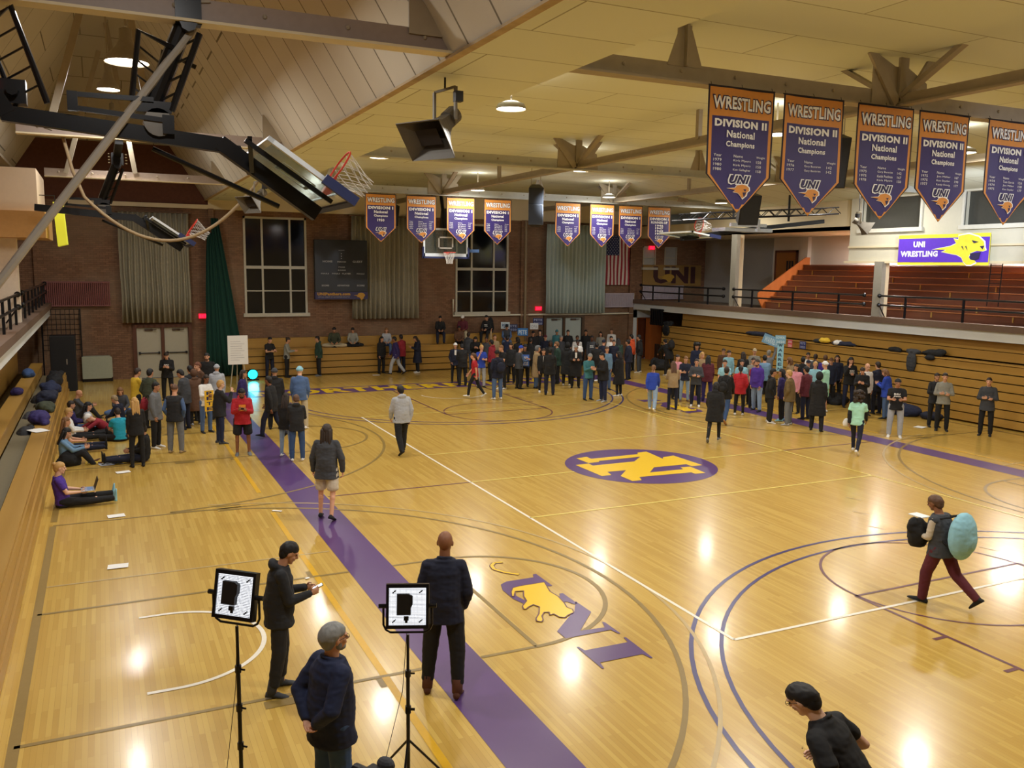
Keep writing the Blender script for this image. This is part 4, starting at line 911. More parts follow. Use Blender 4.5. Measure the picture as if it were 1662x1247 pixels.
# ================================================================ figures
HEX = dict(k='16171B', k2='202227', n='151B32', n2='1A2444', g='6E7278', lg='A9AEB8', dg='3C3F46', w='E6E6E6', r='B01F2C', m='5A1F2C', b='2746B4', lb='8FC4D8', sb='6F94B8', t='3E7C86', mt='A6E0CC',
           p='4A2E94', p2='2E2460', o='D8552A', y='D8B434', ol='6E5C38', tn='A08A68', br='5A3E2C', gr='26423A', j='4A6490', j2='35507E', j3='8CA4C0', kh='B8AA8C', pk='D890A0', rd='8E2030', og='3A4030', cy='20A0C0', gy='8C8C84', sh='C8BEAE',
           S1='D8A284', S2='C08C6C', S3='8A5A3E', S4='5E3C2A', S5='E0B498', bl='C0985C', bh='2A1D16', bk='121014', gh='8A8C8C', au='6A3A22', lbr='7A5636', boot='5A3424', tanb='A8784A')
def cm(code, kind='cloth'):
    k = kind+'_'+code
    if k in MATS: return MATS[k]
    if kind == 'skin': m = mat(k, HEX[code], rough=.55, var=.05, scale=9); m.node_tree.nodes['Principled BSDF'].inputs['Subsurface Weight'].default_value = .0; return m
    if kind == 'hair': return mat(k, HEX[code], rough=.6, var=.35, scale=40, stretch=(1, 1, .25))
    return mat(k, HEX[code], rough=.85, var=.10, scale=25)
def sdir(f, o, s): f = radians(f); o = radians(o); return Vector((s*sin(o), cos(o)*sin(f), -cos(o)*cos(f)))
BASE = dict(pz=None, lean=2, hp=4, hy=0, ua=((2, 7), (2, 7)), fv=((.05, .22, -1), (.05, .22, -1)), th=((2, 4), (2, 4)), sh=((-3, 1), (-3, 1)), sv=None)
POSES = dict(
    stand={}, stand2=dict(th=((8, 6), (-4, 5)), sh=((0, 3), (-10, 3)), ua=((4, 9), (-3, 10)), fv=((.1, .3, -1), (.15, .35, -1))),
    cross=dict(ua=((16, 14), (16, 14)), fv=((.88, .50, .10), (.88, .42, .02)), lean=0),
    phone=dict(ua=((14, 8), (20, 8)), fv=((.42, .80, .30), (.42, .80, .36)), hp=24),
    face=dict(ua=((12, 8), (42, 10)), fv=((.6, .7, .2), (.25, .35, .9)), hp=5),
    pocket=dict(ua=((-10, 16), (-10, 16)), fv=((.28, .42, -.85), (.28, .42, -.85))),
    behind=dict(ua=((-24, 12), (-24, 12)), fv=((.62, -.16, -.62), (.62, -.16, -.62)), lean=0, hp=0),
    hold=dict(ua=((22, 8), (22, 8)), fv=((.3, .9, .12), (.3, .9, .12)), hp=14),
    raise_=dict(ua=((2, 7), (158, 10)), fv=((.1, .3, -1), (.05, .1, 1)), hp=-4),
    walk=dict(lean=4, ua=((-20, 7), (20, 7)), fv=((.05, -.05, -1), (.1, .65, -.9)), th=((26, 2), (-14, 2)), sh=((8, 0), (-34, 0))),
    walk2=dict(lean=4, ua=((16, 10), (-14, 12)), fv=((.1, .5, -.9), (.1, .1, -1)), th=((-12, 2), (22, 2)), sh=((-30, 0), (6, 0))),
    sitlegs=dict(pz=.12, lean=-8, hp=18, ua=((28, 8), (28, 8)), fv=((.3, .92, -.1), (.3, .92, -.1)), th=((90, 7), (88, 9)), sh=((93, 0), (91, 0))),
    sitknee=dict(pz=.12, lean=-2, hp=22, ua=((45, 8), (45, 8)), fv=((.3, .9, .15), (.3, .9, .15)), th=((126, 8), (118, 10)), sh=((32, 0), (38, 0))),
    sitx=dict(pz=.12, lean=10, hp=18, ua=((25, 12), (25, 12)), fv=((.35, .8, -.35), (.35, .8, -.35)), th=((84, 52), (84, 52)), sv=(.9, -.12, -.06)),
    sitb=dict(pz=.10, lean=10, hp=8, ua=((26, 8), (26, 8)), fv=((.35, .85, -.3), (.35, .85, -.3)), th=((86, 8), (84, 8)), sh=((6, 0), (0, 0))),
    bendsit=dict(pz=.12, lean=48, hp=10, ua=((60, 10), (60, 10)), fv=((.1, .8, -.5), (.1, .8, -.5)), th=((95, 25), (95, 25)), sh=((60, 6), (60, 6))),
    bendfw=dict(lean=38, hp=-10, ua=((50, 10), (40, 10)), fv=((.1, .7, -.6), (.1, .7, -.6)), th=((8, 5), (-2, 5))),
    bald=dict(lean=3, hp=2, hy=-6, ua=((-6, 15), (-4, 14)), fv=((.22, .62, -.75), (.20, .5, -.85)), th=((3, 6), (-5, 5)), sh=((-2, 4), (-9, 1))),
    texter=dict(lean=3, hp=26, ua=((10, 6), (14, 8)), fv=((.30, .92, .10), (.34, .90, .12)), th=((6, 4), (-3, 4)), sh=((-4, 0), (-10, 1))),
    elder=dict(lean=1, hp=0, hy=-4, ua=((-30, 13), (-26, 15)), fv=((.70, -.15, -.62), (.66, -.12, -.66))),
    polo=dict(lean=24, hp=12, ua=((-40, 24), (-34, 24)), fv=((.2, .85, -.45), (.2, .8, -.5))),
    ballcap=dict(ua=((10, 8), (10, 8))),
    shortsman=dict(lean=2, hp=3, ua=((2, 18), (-2, 20)), fv=((-.02, .2, -1), (-.02, .2, -1)), th=((6, 3), (-10, 3)), sh=((-4, 1), (-22, 1))),
    backp=dict(lean=6, hp=12, ua=((8, 6), (10, 6)), fv=((.5, .85, -.1), (.5, .85, -.15)), th=((16, 2), (-22, 2)), sh=((4, 0), (-46, 0))),
)
UA, FA, TH, SH_ = .29, .25, .43, .42
def joints(pose):
    p = dict(BASE); p.update(POSES[pose]); J = dict(p=p)
    Rt = Matrix.Rotation(-radians(p['lean']), 3, 'X')
    hip = [Vector((s*.095, 0, 0)) for s in (-1, 1)]; knee = []; ank = []; fd = []
    for i, s in enumerate((-1, 1)):
        k = hip[i]+sdir(*p['th'][i], s)*TH; knee.append(k)
        if p['sv']: d = Vector((-s*p['sv'][0], p['sv'][1], p['sv'][2])).normalized(); f = Vector((-s*.5, .85, 0)).normalized()
        else:
            a, q = p['sh'][i]; d = sdir(a, q, s); f = Vector((s*.12, cos(radians(a)), sin(radians(a)))).normalized()
        ank.append(k+d*SH_); fd.append(f)
    if p['pz'] is None:
        lo = min(min((ank[i]+fd[i]*.16).z if fd[i].z < -.2 else 9, ank[i].z) for i in range(2)); pz = -lo+.075
    else: pz = p['pz']
    O = Vector((0, 0, pz)); J['O'] = O; J['Rt'] = Rt
    J['hip'] = [h+O for h in hip]; J['knee'] = [k+O for k in knee]; J['ank'] = [a+O for a in ank]; J['fd'] = fd
    J['T'] = lambda x, y, z: O+Rt @ Vector((x, y, z))
    sh = [J['T'](s*.160, -.005, .462) for s in (-1, 1)]; J['sho'] = sh; J['elb'] = []; J['wri'] = []; J['fdir'] = []
    for i, s in enumerate((-1, 1)):
        e = sh[i]+sdir(*p['ua'][i], s)*UA; v = p['fv'][i]; d = Vector((-s*v[0], v[1], v[2])).normalized()
        J['elb'].append(e); J['wri'].append(e+d*FA); J['fdir'].append(d)
    J['Rh'] = Rt @ Matrix.Rotation(radians(p['hy']), 3, 'Z') @ Matrix.Rotation(-radians(p['hp']), 3, 'X')
    J['neck'] = J['T'](0, .0, .53); J['head'] = J['neck']+J['Rh'] @ Vector((0, .02, .165))
    return J
def caps(mb, a, b, r0, r1, n=10, ov=1.0):
    a = Vector(a); b = Vector(b); d = (b-a).normalized()
    P = []; R = []
    for k in range(4): t = radians(90-30*k) if k < 3 else 0; P.append(a-d*r0*sin(t)*ov); R.append(max(.002, r0*cos(t)))
    for k in range(4): t = radians(30*k); P.append(b+d*r1*sin(t)*ov); R.append(max(.002, r1*cos(t)))
    mb.tube(P, R, n)
def loft(mb, rings, n=20):
    V = []; F = []
    for c, X, Y in rings:
        for k in range(n):
            a = 2*pi*k/n; ca, sa = cos(a), sin(a); e = .92
            V.append(c+X*(math.copysign(abs(ca)**e, ca))+Y*(math.copysign(abs(sa)**e, sa)))
    for i in range(len(rings)-1):
        for k in range(n): F.append((i*n+k, i*n+(k+1) % n, (i+1)*n+(k+1) % n, (i+1)*n+k))
    F += [tuple(range(n))[::-1], tuple((len(rings)-1)*n+k for k in range(n))]
    mb.add(V, F)
def torso(mb, J, e, z0=-.1, z1=.54, flare=0, belly=0):
    prof = [(-.50, .19, .15), (-.3, .185, .145), (-.14, .172, .13), (-.04, .165, .122), (.08, .148, .112+belly), (.18, .148, .108+belly), (.30, .158, .112), (.40, .160, .106), (.455, .146, .088), (.50, .098, .070), (.55, .062, .060)]
    T = J['T']; X = Vector((1, 0, 0)); Y = J['Rt'] @ Vector((0, 1, 0)); rings = []
    legs = (J['knee'][0]+J['knee'][1])/2-J['O']
    zs = sorted(set([z0]+[q[0] for q in prof if z0 < q[0] < z1]+[z1]))
    for z in zs:
        for (a, b) in zip(prof, prof[1:]):
            if a[0] <= z <= b[0]: f = (z-a[0])/(b[0]-a[0]); rx = a[1]+(b[1]-a[1])*f; ry = a[2]+(b[2]-a[2])*f; break
        else: rx, ry = prof[0][1:]
        fl = flare*max(0, -z)
        if z < 0: c = J['O']+(legs*(-z/TH) if legs.z < -.2 else Vector((0, 0, max(z, -.1)))); yy = Vector((0, 1, 0))
        else: c = T(0, 0, z); yy = Y
        rings.append((c, X*(rx+e+fl), yy*(ry+e+fl)))
    loft(mb, rings)
def hand(mb, J, i, s, fine):
    w = J['wri'][i]; d = J['fdir'][i]; n = Vector((-s, 0, 0)); n = (n-d*n.dot(d))
    if n.length < .3: n = Vector((0, 0, -1)); n = n-d*n.dot(d)
    n.normalize(); q = d.cross(n).normalized(); q = q if (q.y+q.z) > 0 else -q
    c = 0.5 if fine else .35
    for k in range(4):
        b = w+d*.085+q*(.028-.019*k); L = (.038, .043, .040, .031)[k]
        m1 = b+(d*cos(c)+n*sin(c))*L; m2 = m1+(d*cos(c*2.6)+n*sin(c*2.6))*L*.85
        mb.tube([b-d*.02, m1, m2, m2+(m2-m1)*.12], [.0095, .0088, .0078, .004], 6)
    t = w+d*.02+q*.026; t1 = t+(d*.62+q*.70+n*.2).normalized()*.042; t2 = t1+(d*.9+n*.4).normalized()*.032
    mb.tube([t, t1, t2, t2+(t2-t1)*.12], [.012, .0105, .009, .005], 6)
_mc = {}
def remesh(mb, name, vox, it=3, wr=0., keep=None, seed=0):
    me = bpy.data.meshes.new(name); me.from_pydata(mb.v, [], mb.f); o = bpy.data.objects.new(name, me)
    r = o.modifiers.new('r', 'REMESH'); r.mode = 'VOXEL'; r.voxel_size = vox; r.use_smooth_shade = True
    s = o.modifiers.new('s', 'SMOOTH'); s.factor = .5; s.iterations = it
    m2 = baked(o); m2.name = name
    bpy.data.objects.remove(o); bpy.data.meshes.remove(me)
    if wr:
        nrm = [v.normal.copy() for v in m2.vertices]
        for v, vn in zip(m2.vertices, nrm):
            c = v.co.copy(); f = noise.noise(Vector((c.x*9, c.y*9, c.z*16+seed)))*.6+noise.noise(Vector((c.x*22, c.y*22, c.z*34+seed)))*.4
            v.co = c+vn*f*wr
    if keep:
        bm = bmesh.new(); bm.from_mesh(m2); off = [bm.verts.new(v) for v in keep.v]
        for f in keep.f:
            try: bm.faces.new([off[i] for i in f])
            except ValueError: pass
        bmesh.ops.recalc_face_normals(bm, faces=bm.faces); bm.to_mesh(m2); bm.free()
    m2.polygons.foreach_set('use_smooth', [True]*len(m2.polygons)); return m2
def body_mesh(pose, fine):
    J = joints(pose); mb = MB()
    torso(mb, J, -.012, -.12, .53)
    caps(mb, J['neck']-J['Rt'] @ Vector((0, 0, .04)), J['neck']+J['Rh'] @ Vector((0, .01, .10)), .058, .052, 12)
    H = J['head']; R = J['Rh']
    mb.ell(H+R @ Vector((0, -.008, .022)), (.074, .095, .098), 16, 12, R=R)
    mb.ell(H+R @ Vector((0, .030, -.045)), (.056, .062, .072), 14, 10, R=R)
    mb.ell(H+R @ Vector((0, .068, -.092)), (.028, .024, .024), 10, 8, R=R)
    caps(mb, H+R @ Vector((0, .088, .018)), H+R @ Vector((0, .108, -.024)), .009, .015, 8)
    for s in (-1, 1):
        mb.ell(H+R @ Vector((s*.076, -.004, -.008)), (.010, .018, .031), 8, 8, R=R); caps(mb, H+R @ Vector((s*.05, .074, .028)), H+R @ Vector((s*.015, .086, .030)), .012, .012, 8)
        mb.ell(H+R @ Vector((s*.038, .066, -.03)), (.022, .02, .02), 8, 6, R=R)
    caps(mb, H+R @ Vector((-.018, .088, -.056)), H+R @ Vector((.018, .088, -.056)), .009, .009, 8)
    K = MB()
    for i, s in enumerate((-1, 1)):
        caps(mb, J['sho'][i], J['elb'][i], .048, .040); caps(mb, J['elb'][i], J['wri'][i], .041, .026)
        w = J['wri'][i]; d = J['fdir'][i]; n = Vector((-s, 0, 0)); n = n-d*n.dot(d)
        if n.length < .3: n = Vector((0, 0, -1)); n = n-d*n.dot(d)
        n.normalize(); q = d.cross(n); Rm = Matrix((d, q, n)).transposed()
        mb.ell(w+d*.052, (.056, .041, .017), 12, 8, R=Rm); caps(mb, w-d*.02, w+d*.03, .025, .022, 8)
        hand(K, J, i, s, fine)
        caps(mb, J['hip'][i], J['knee'][i], .078, .050); caps(mb, J['knee'][i], J['ank'][i], .049, .034); m_ = J['knee'][i].lerp(J['ank'][i], .3)
        mb.ell(m_, (.048, .050, .08), 10, 8); mb.ell(J['ank'][i]+J['fd'][i]*.02, (.026, .03, .026), 10, 6)
    return remesh(mb, 'person_body', .0085 if fine else .014, 2, keep=K)
def top_mesh(pose, kind, fine, seed):
    J = joints(pose); mb = MB()
    e = {'longu': .006, 'tee': .014, 'polo': .016, 'long': .018, 'vest': .03, 'jacket': .034, 'hoodie': .030, 'coat': .045, 'puffer': .060, 'sweater': .026}[kind]
    z0 = {'coat': -.46, 'puffer': -.34, 'jacket': -.17, 'hoodie': -.13}.get(kind, -.12)
    if J['p']['pz'] is not None: z0 = max(z0, -.06)
    torso(mb, J, e, z0, .53, .05, .03 if kind in ('jacket', 'hoodie', 'sweater', 'polo') else 0)
    for i, s in enumerate((-1, 1)):
        S0 = J['sho'][i]; E = J['elb'][i]; Wr = J['wri'][i]; d = J['fdir'][i]; r = .050+e*.55
        if kind in ('tee', 'polo', 'vest'):
            f = .62 if kind != 'vest' else .0
            if f: caps(mb, S0, S0.lerp(E, f), r+.004, r+.006, 12, .6)
        else: caps(mb, S0, E, r, r-.006, 12); caps(mb, E, Wr-d*.0, r-.006, .036+e*.25, 12, .7)
        mb.ell(S0+Vector((-s*.025, 0, -.005)), (.068+e*.4, .060+e*.4, .062+e*.3), 12, 8)
    if kind in ('hoodie', 'coat', 'puffer'):
        mb.ell(J['neck']+J['Rt'] @ Vector((0, -.075, .015)), (.105, .055, .065), 12, 8); 
        for s in (-1, 1): caps(mb, J['neck']+J['Rt'] @ Vector((s*.075, -.04, .01)), J['neck']+J['Rt'] @ Vector((s*.05, .075, -.035)), .028, .022)
    if kind in ('polo', 'jacket', 'sweater'):
        for k in range(10):
            a = 2*pi*k/10; a2 = 2*pi*(k+1)/10; q = lambda t: J['neck']+J['Rt'] @ Vector((.064*cos(t), .066*sin(t)+.0, .012-.02*sin(t)))
            caps(mb, q(a), q(a2), .015, .015, 6)
    return remesh(mb, kind, .010 if fine else .016, 2, wr=.010 if fine else .010, seed=seed)
def bottom_mesh(pose, kind, fine, seed):
    J = joints(pose); mb = MB(); w = {'pants': .02, 'wide': .035, 'skinny': .008, 'shorts': .035, 'leggings': .004, 'boots_over': .022}[kind]
    torso(mb, J, .004+w*.2, -.10, .06)
    for i, s in enumerate((-1, 1)):
        h = J['hip'][i]; k = J['knee'][i]; a = J['ank'][i]
        if kind == 'shorts': caps(mb, h, h.lerp(k, .86), .094+w*.4, .085+w*.5, 12, .5); continue
        caps(mb, h, k, .090+w*.5, .058+w, 12); caps(mb, k, a.lerp(k, .16 if kind == 'boots_over' else -.02), .058+w, .042+w*.9, 12, .4)
    return remesh(mb, kind, .010 if fine else .016, 2, wr=.007, seed=seed+5)
def shoe_mesh(pose, i, kind):
    J = joints(pose); a = J['ank'][i]; f = J['fd'][i]; up = Vector((0, 0, 1)); up = (up-f*up.dot(f))
    if up.length < .3: up = Vector((0, -1, 0)); up = up-f*up.dot(f)
    up.normalize()
    if J['p']['pz'] is not None and f.z > .5: up = Vector((0, -f.z, f.y)).normalized()
    sd = f.cross(up).normalized(); mb = MB(); base = a-up*.072
    prof = [(-.075, .028, .05), (-.06, .036, .075), (-.02, .038, .09), (.04, .037, .075), (.09, .044, .055), (.14, .043, .042), (.175, .032, .03), (.192, .012, .018)]
    V = []; n = 12
    for y, wx, hz in prof:
        for k in range(n):
            t = 2*pi*k/n; z = hz*.5+hz*.5*sin(t); x = wx*cos(t)*(1 if sin(t) < .2 else .8); V.append(base+f*y+sd*x+up*max(z, 0.002))
    F = [(j*n+k, j*n+(k+1) % n, (j+1)*n+(k+1) % n, (j+1)*n+k) for j in range(len(prof)-1) for k in range(n)]
    F += [tuple(range(n))[::-1], tuple((len(prof)-1)*n+k for k in range(n))]
    mb.add(V, F)
    if kind == 'boot': caps(mb, a-up*.02-f*.015, a+(J['knee'][i]-a).normalized()*.12-f*.01, .052, .056, 12, .3)
    me = bpy.data.meshes.new('shoe'); me.from_pydata([tuple(v) for v in mb.v], [], mb.f); me.polygons.foreach_set('use_smooth', [True]*len(me.polygons)); return me
def hair_mesh(kind, fine):
    mb = MB(); V = []; F = []; nu, nv = 44, 28; rnd = random.Random(3)
    R0 = {'short': 1.085, 'long': 1.12, 'pony': 1.08, 'bun': 1.08, 'buzz': 1.03, 'grey': 1.14, 'curly': 1.62, 'beanie': 1.13, 'cap': 1.10, 'hood': 1.35, 'fringe': 1.04, 'bob': 1.16}[kind]
    for i in range(nv+1):
        t = pi*i/nv
        for k in range(nu):
            a = 2*pi*k/nu; d = Vector((sin(t)*cos(a), sin(t)*sin(a), cos(t))); r = R0
            m = d.z-((-.55-.40*max(0, -d.y)) if kind not in ('buzz', 'fringe', 'cap', 'beanie') else -.3)
            if kind == 'hood': m = 1; line = .30; m = min(m, (.45-d.y)*2 if d.z < .45 else 1)
            elif d.y > 0: m = min(m, d.z-(.34 if kind != 'beanie' else .26)+.25*abs(d.x)+(.22-d.y)*(1.2 if d.y < .4 else 0.) if d.y > .05 else 1)
            if kind in ('short', 'grey', 'buzz', 'fringe', 'pony', 'bun') and d.y > -.28: m = min(m, max(d.z+.20, (-d.y-.05)*2.4))
            if kind == 'fringe': m = min(m, (.55-d.z)*2)
            k_ = max(0, min(1, m/.38))**.6; r = 1.004+(R0-1.004)*k_ if m > 0 else max(.82, 1.0+m*1.5)
            if m > 0 and kind in ('short', 'grey', 'fringe', 'bob', 'long'): r += k_*(.05*noise.noise(d*5+Vector((3, 1, 0)))+.045*noise.noise(Vector((d.x*17, d.y*17, d.z*9))))
            if m > 0 and kind == 'curly': r += .12*noise.noise(d*6)
            V.append(Vector((d.x*.077*r, d.y*.098*r-.008, d.z*.101*r+.019)))
    for i in range(nv):
        for k in range(nu): F.append((i*nu+k, (i+1)*nu+k, (i+1)*nu+(k+1) % nu, i*nu+(k+1) % nu))
    mb.add(V, F)
    if kind in ('short', 'grey', 'bob', 'curly', 'pony', 'bun'): mb.ell((0, -.050, -.020), (.070, .052, .074), 20, 14)
    if kind == 'long':
        for x in (-.055, -.02, .02, .055): caps(mb, (x, -.07, .0), (x*1.3, -.10, -.30), .045, .028, 8)
        for s in (-1, 1): caps(mb, (s*.078, -.02, .02), (s*.085, -.01, -.24), .026, .018, 8)
    if kind == 'bob':
        for s in (-1, 1): caps(mb, (s*.08, -.02, .02), (s*.08, .0, -.10), .028, .022, 8)
        for x in (-.05, 0, .05): caps(mb, (x, -.08, .0), (x, -.085, -.13), .04, .03, 8)
    if kind == 'pony': caps(mb, (0, -.10, .05), (0, -.15, -.16), .034, .016, 8)
    if kind == 'bun': mb.ell((0, -.10, .07), (.04, .04, .04), 10, 8)
    if kind == 'curly':
        for k in range(44):
            a = rnd.uniform(0, 2*pi); z = rnd.uniform(-.16, .12); 
            if sin(a) > .3 and z < .08: continue
            mb.ell((.11*cos(a), .115*sin(a)-.03, z), (.045, .045, .05), 8, 6)
    if kind == 'cap': mb.add([Vector((.07*cos(a)*(1), .07+.085*sin(a), .062-.012*sin(a)-.0)) for a in [pi*k/10 for k in range(11)]]+[Vector((.07*cos(a), .07+.085*sin(a), .050-.012*sin(a))) for a in [pi*k/10 for k in range(11)]], [tuple(range(11)), tuple(range(21, 10, -1))]+[(k, k+11, k+12, k+1) for k in range(10)])
    if kind == 'beanie':
        for k in range(16):
            a = 2*pi*k/16; a2 = 2*pi*(k+1)/16; q = lambda t: (.083*cos(t), .104*sin(t)-.008, .045+.012*sin(t)); caps(mb, q(a), q(a2), .014, .014, 6)
    me = bpy.data.meshes.new(kind); me.from_pydata([tuple(v) for v in mb.v], [], mb.f); me.polygons.foreach_set('use_smooth', [True]*len(me.polygons)); return me
def cached(key, fn):
    if key not in _mc: _mc[key] = fn()
    return _mc[key]
def child(par, name, me, m):
    if not me.materials: me.materials.append(m)
    o = bpy.data.objects.new(name, me); COL.objects.link(o); o.parent = par
    o.material_slots[0].link = 'OBJECT'; o.material_slots[0].material = m; return o
TOPN = dict(tee='t_shirt', polo='polo_shirt', long='long_sleeve_shirt', vest='vest', jacket='jacket', hoodie='hoodie', coat='long_coat', puffer='puffer_jacket', sweater='sweater')
BOTN = dict(pants='trousers', wide='trousers', skinny='jeans', shorts='shorts', leggings='leggings', boots_over='trousers')
def person(x, y, z, rot, h, w, pose, hair, hc, top, tc, bot, bc, shoe, skin, label, ex='', group=None):
    fine = 'F' in ex; s = h/1.75
    t = thing('person', label, 'person', (x, y, z), radians(rot), group); t.scale = (s*w, s*w, s)
    J = joints(pose); sd = (sum(map(ord, pose)) % 9)
    b = child(t, 'body', cached(('b', pose, fine), lambda: body_mesh(pose, fine)), cm(skin, 'skin'))
    child(t, TOPN[top], cached(('t', pose, top, fine), lambda: top_mesh(pose, top, fine, sd)), cm(tc))
    if top == 'vest' or 'l' in ex: child(t, 'undershirt', cached(('t', pose, 'longu', fine), lambda: top_mesh(pose, 'longu', fine, sd)), cm('k' if 'l' in ex else 'sh' if 'V' in ex else 'j'))
    child(t, BOTN[bot], cached(('p', pose, bot, fine), lambda: bottom_mesh(pose, bot, fine, sd)), cm(bc))
    kd = 'boot' if 'B' in ex else 'shoe'
    for i in range(2): child(t, kd, cached(('s', pose, i, kd), lambda: shoe_mesh(pose, i, kd)), cm(shoe))
    Hm = Matrix.Translation(J['head']) @ J['Rh'].to_4x4()
    def onhead(nm, me, m): o = child(t, nm, me, m); o.matrix_local = Hm; return o
    if hair != 'bald':
        hn = {'beanie': 'beanie', 'cap': 'cap', 'hood': 'hood'}.get(hair, 'hair')
        onhead(hn, cached(('h', hair), lambda: hair_mesh(hair, fine)), cm(hc, 'hair' if hn == 'hair' else 'cloth'))
        if hair in ('beanie', 'cap'): pass
    def mk(key, f):
        def g():
            q = f(); me = bpy.data.meshes.new(key); me.from_pydata([tuple(v) for v in q.v], [], q.f); me.polygons.foreach_set('use_smooth', [True]*len(me.polygons)); return me
        return cached(key, g)
    def eyes():
        q = MB()
        for s_ in (-1, 1): q.ell((s_*.030, .083, .006), (.011, .006, .006), 10, 6)
        return q
    def brow():
        q = MB()
        for s_ in (-1, 1): q.tube([(s_*.044, .083, .026), (s_*.030, .091, .031), (s_*.014, .094, .027)], .0035, 5)
        return q
    onhead('eyes', mk('eyes', eyes), mat('eye_dark', '2A2420', rough=.2)); onhead('eyebrows', mk('eyebrows', brow), cm(hc if hair not in ('bald', 'beanie', 'cap', 'hood') else 'bh', 'hair'))
    onhead('mouth', mk('mouth', lambda: MB().ell((0, .094, -.057), (.021, .006, .0055), 10, 6)), mat('lip_color', '8E4A44', rough=.5))
    if 'd' in ex:
        def bd():
            q = MB(); q.ell((0, .050, -.082), (.046, .046, .034), 14, 10); q.ell((0, .086, -.042), (.022, .014, .006), 10, 6)
            for s_ in (-1, 1): q.ell((s_*.050, .02, -.055), (.010, .026, .034), 8, 6)
            return q
        onhead('beard', mk('beard', bd), cm('gh' if hc == 'gh' else 'au' if 'K' in ex else 'bh', 'hair'))
    if 'g' in ex:
        def gl():
            q = MB()
            for s_ in (-1, 1):
                q.tube([(s_*.032+.021*cos(a), .102, .006+.016*sin(a)) for a in [2*pi*k/12 for k in range(13)]], .002, 5, cap=False); q.tube([(s_*.053, .100, .010), (s_*.076, .03, .010), (s_*.08, -.01, .0)], .0022, 5)
            q.tube([(-.011, .104, .01), (.011, .104, .01)], .002, 5); return q
        onhead('glasses', mk('glasses', gl), black_pl)
    def patch(z0, z1, x0, x1, e, y_sign=1):
        q = MB(); n = 8; V = []
        for j in range(5):
            zz = z0+(z1-z0)*j/4
            for i in range(n+1):
                xx = x0+(x1-x0)*i/n; yy = .130+e-.9*xx*xx; V.append(J['T'](xx, y_sign*yy, zz))
        q.add(V, [(j*(n+1)+i, j*(n+1)+i+1, (j+1)*(n+1)+i+1, (j+1)*(n+1)+i) for j in range(4) for i in range(n)]); return q
    e = {'longu': .006, 'tee': .014, 'polo': .016, 'long': .018, 'hoodie': .060, 'jacket': .034, 'sweater': .055}.get(top, .04)
    if '*' in ex:
        q = MB(); S, Fg, tw, th = glyphs('UNI', .06)
        for (word, zz, hh, ww) in (('UNI', .34, .05, .15), ('IOWA', .28, .04, .17)):
            V, Fg, tw, th = glyphs(word, .06); q.add([J['T'](-(a/tw-.5)*ww*-1, .130+e+.004-.9*((a/tw-.5)*ww)**2, zz+b/th*hh) for a, b in V], Fg)
        o = q.build('shirt_print', paper, parent=t)
    if 'o' in ex: patch(.24, .40, -.075, .075, e+.012).build('shirt_print', mat('print_orange', 'E8922E', rough=.7), parent=t)
    if 'c' in ex: patch(.30, .52, -.04, .04, e+.006).build('shirt_front', paper, parent=t)
    if 'K' in ex:   # swoosh like tick on the left chest
        q = MB(); V = [(-.11, .37), (-.098, .357), (-.06, .372), (-.095, .350), (-.112, .360)]
        q.add([J['T'](a, .130+e+.012-.9*a*a, b) for a, b in V], [(0, 1, 4), (1, 2, 3), (1, 3, 4)]); q.build('chest_mark', paper, parent=t)
    return t
def backpack(t, code, label, s=1, off=(0, -.24, .22), group=None):
    """worn on the back of person t"""
    J = joints('stand'); R = Matrix.Rotation(t.rotation_euler.z, 3, 'Z'); k = t.scale.z
    loc = Vector(t.location)+R @ (Vector((off[0], off[1], .93+off[2]))*k)
    b = thing('backpack', label, 'backpack', loc, t.rotation_euler.z, group)
    mb = MB(); mb.ell((0, -.03, 0), (.17*s, .11*s, .23*s), 16, 12); mb.ell((0, -.09, -.06), (.13*s, .08*s, .13*s), 14, 10)
    me = remesh(mb, 'pack_body', .014, 3, wr=.008); child(b, 'pack_body', me, cm(code))
    st = MB()
    for sx in (-1, 1): st.tube([(sx*.09, .03, .2*s), (sx*.115, .12, .25), (sx*.125, .26, .2), (sx*.13, .30, .06), (sx*.14, .16, -.12), (sx*.12, .03, -.16)], .014, 6)
    st.build('shoulder_strap', cm('k'), parent=b); return b
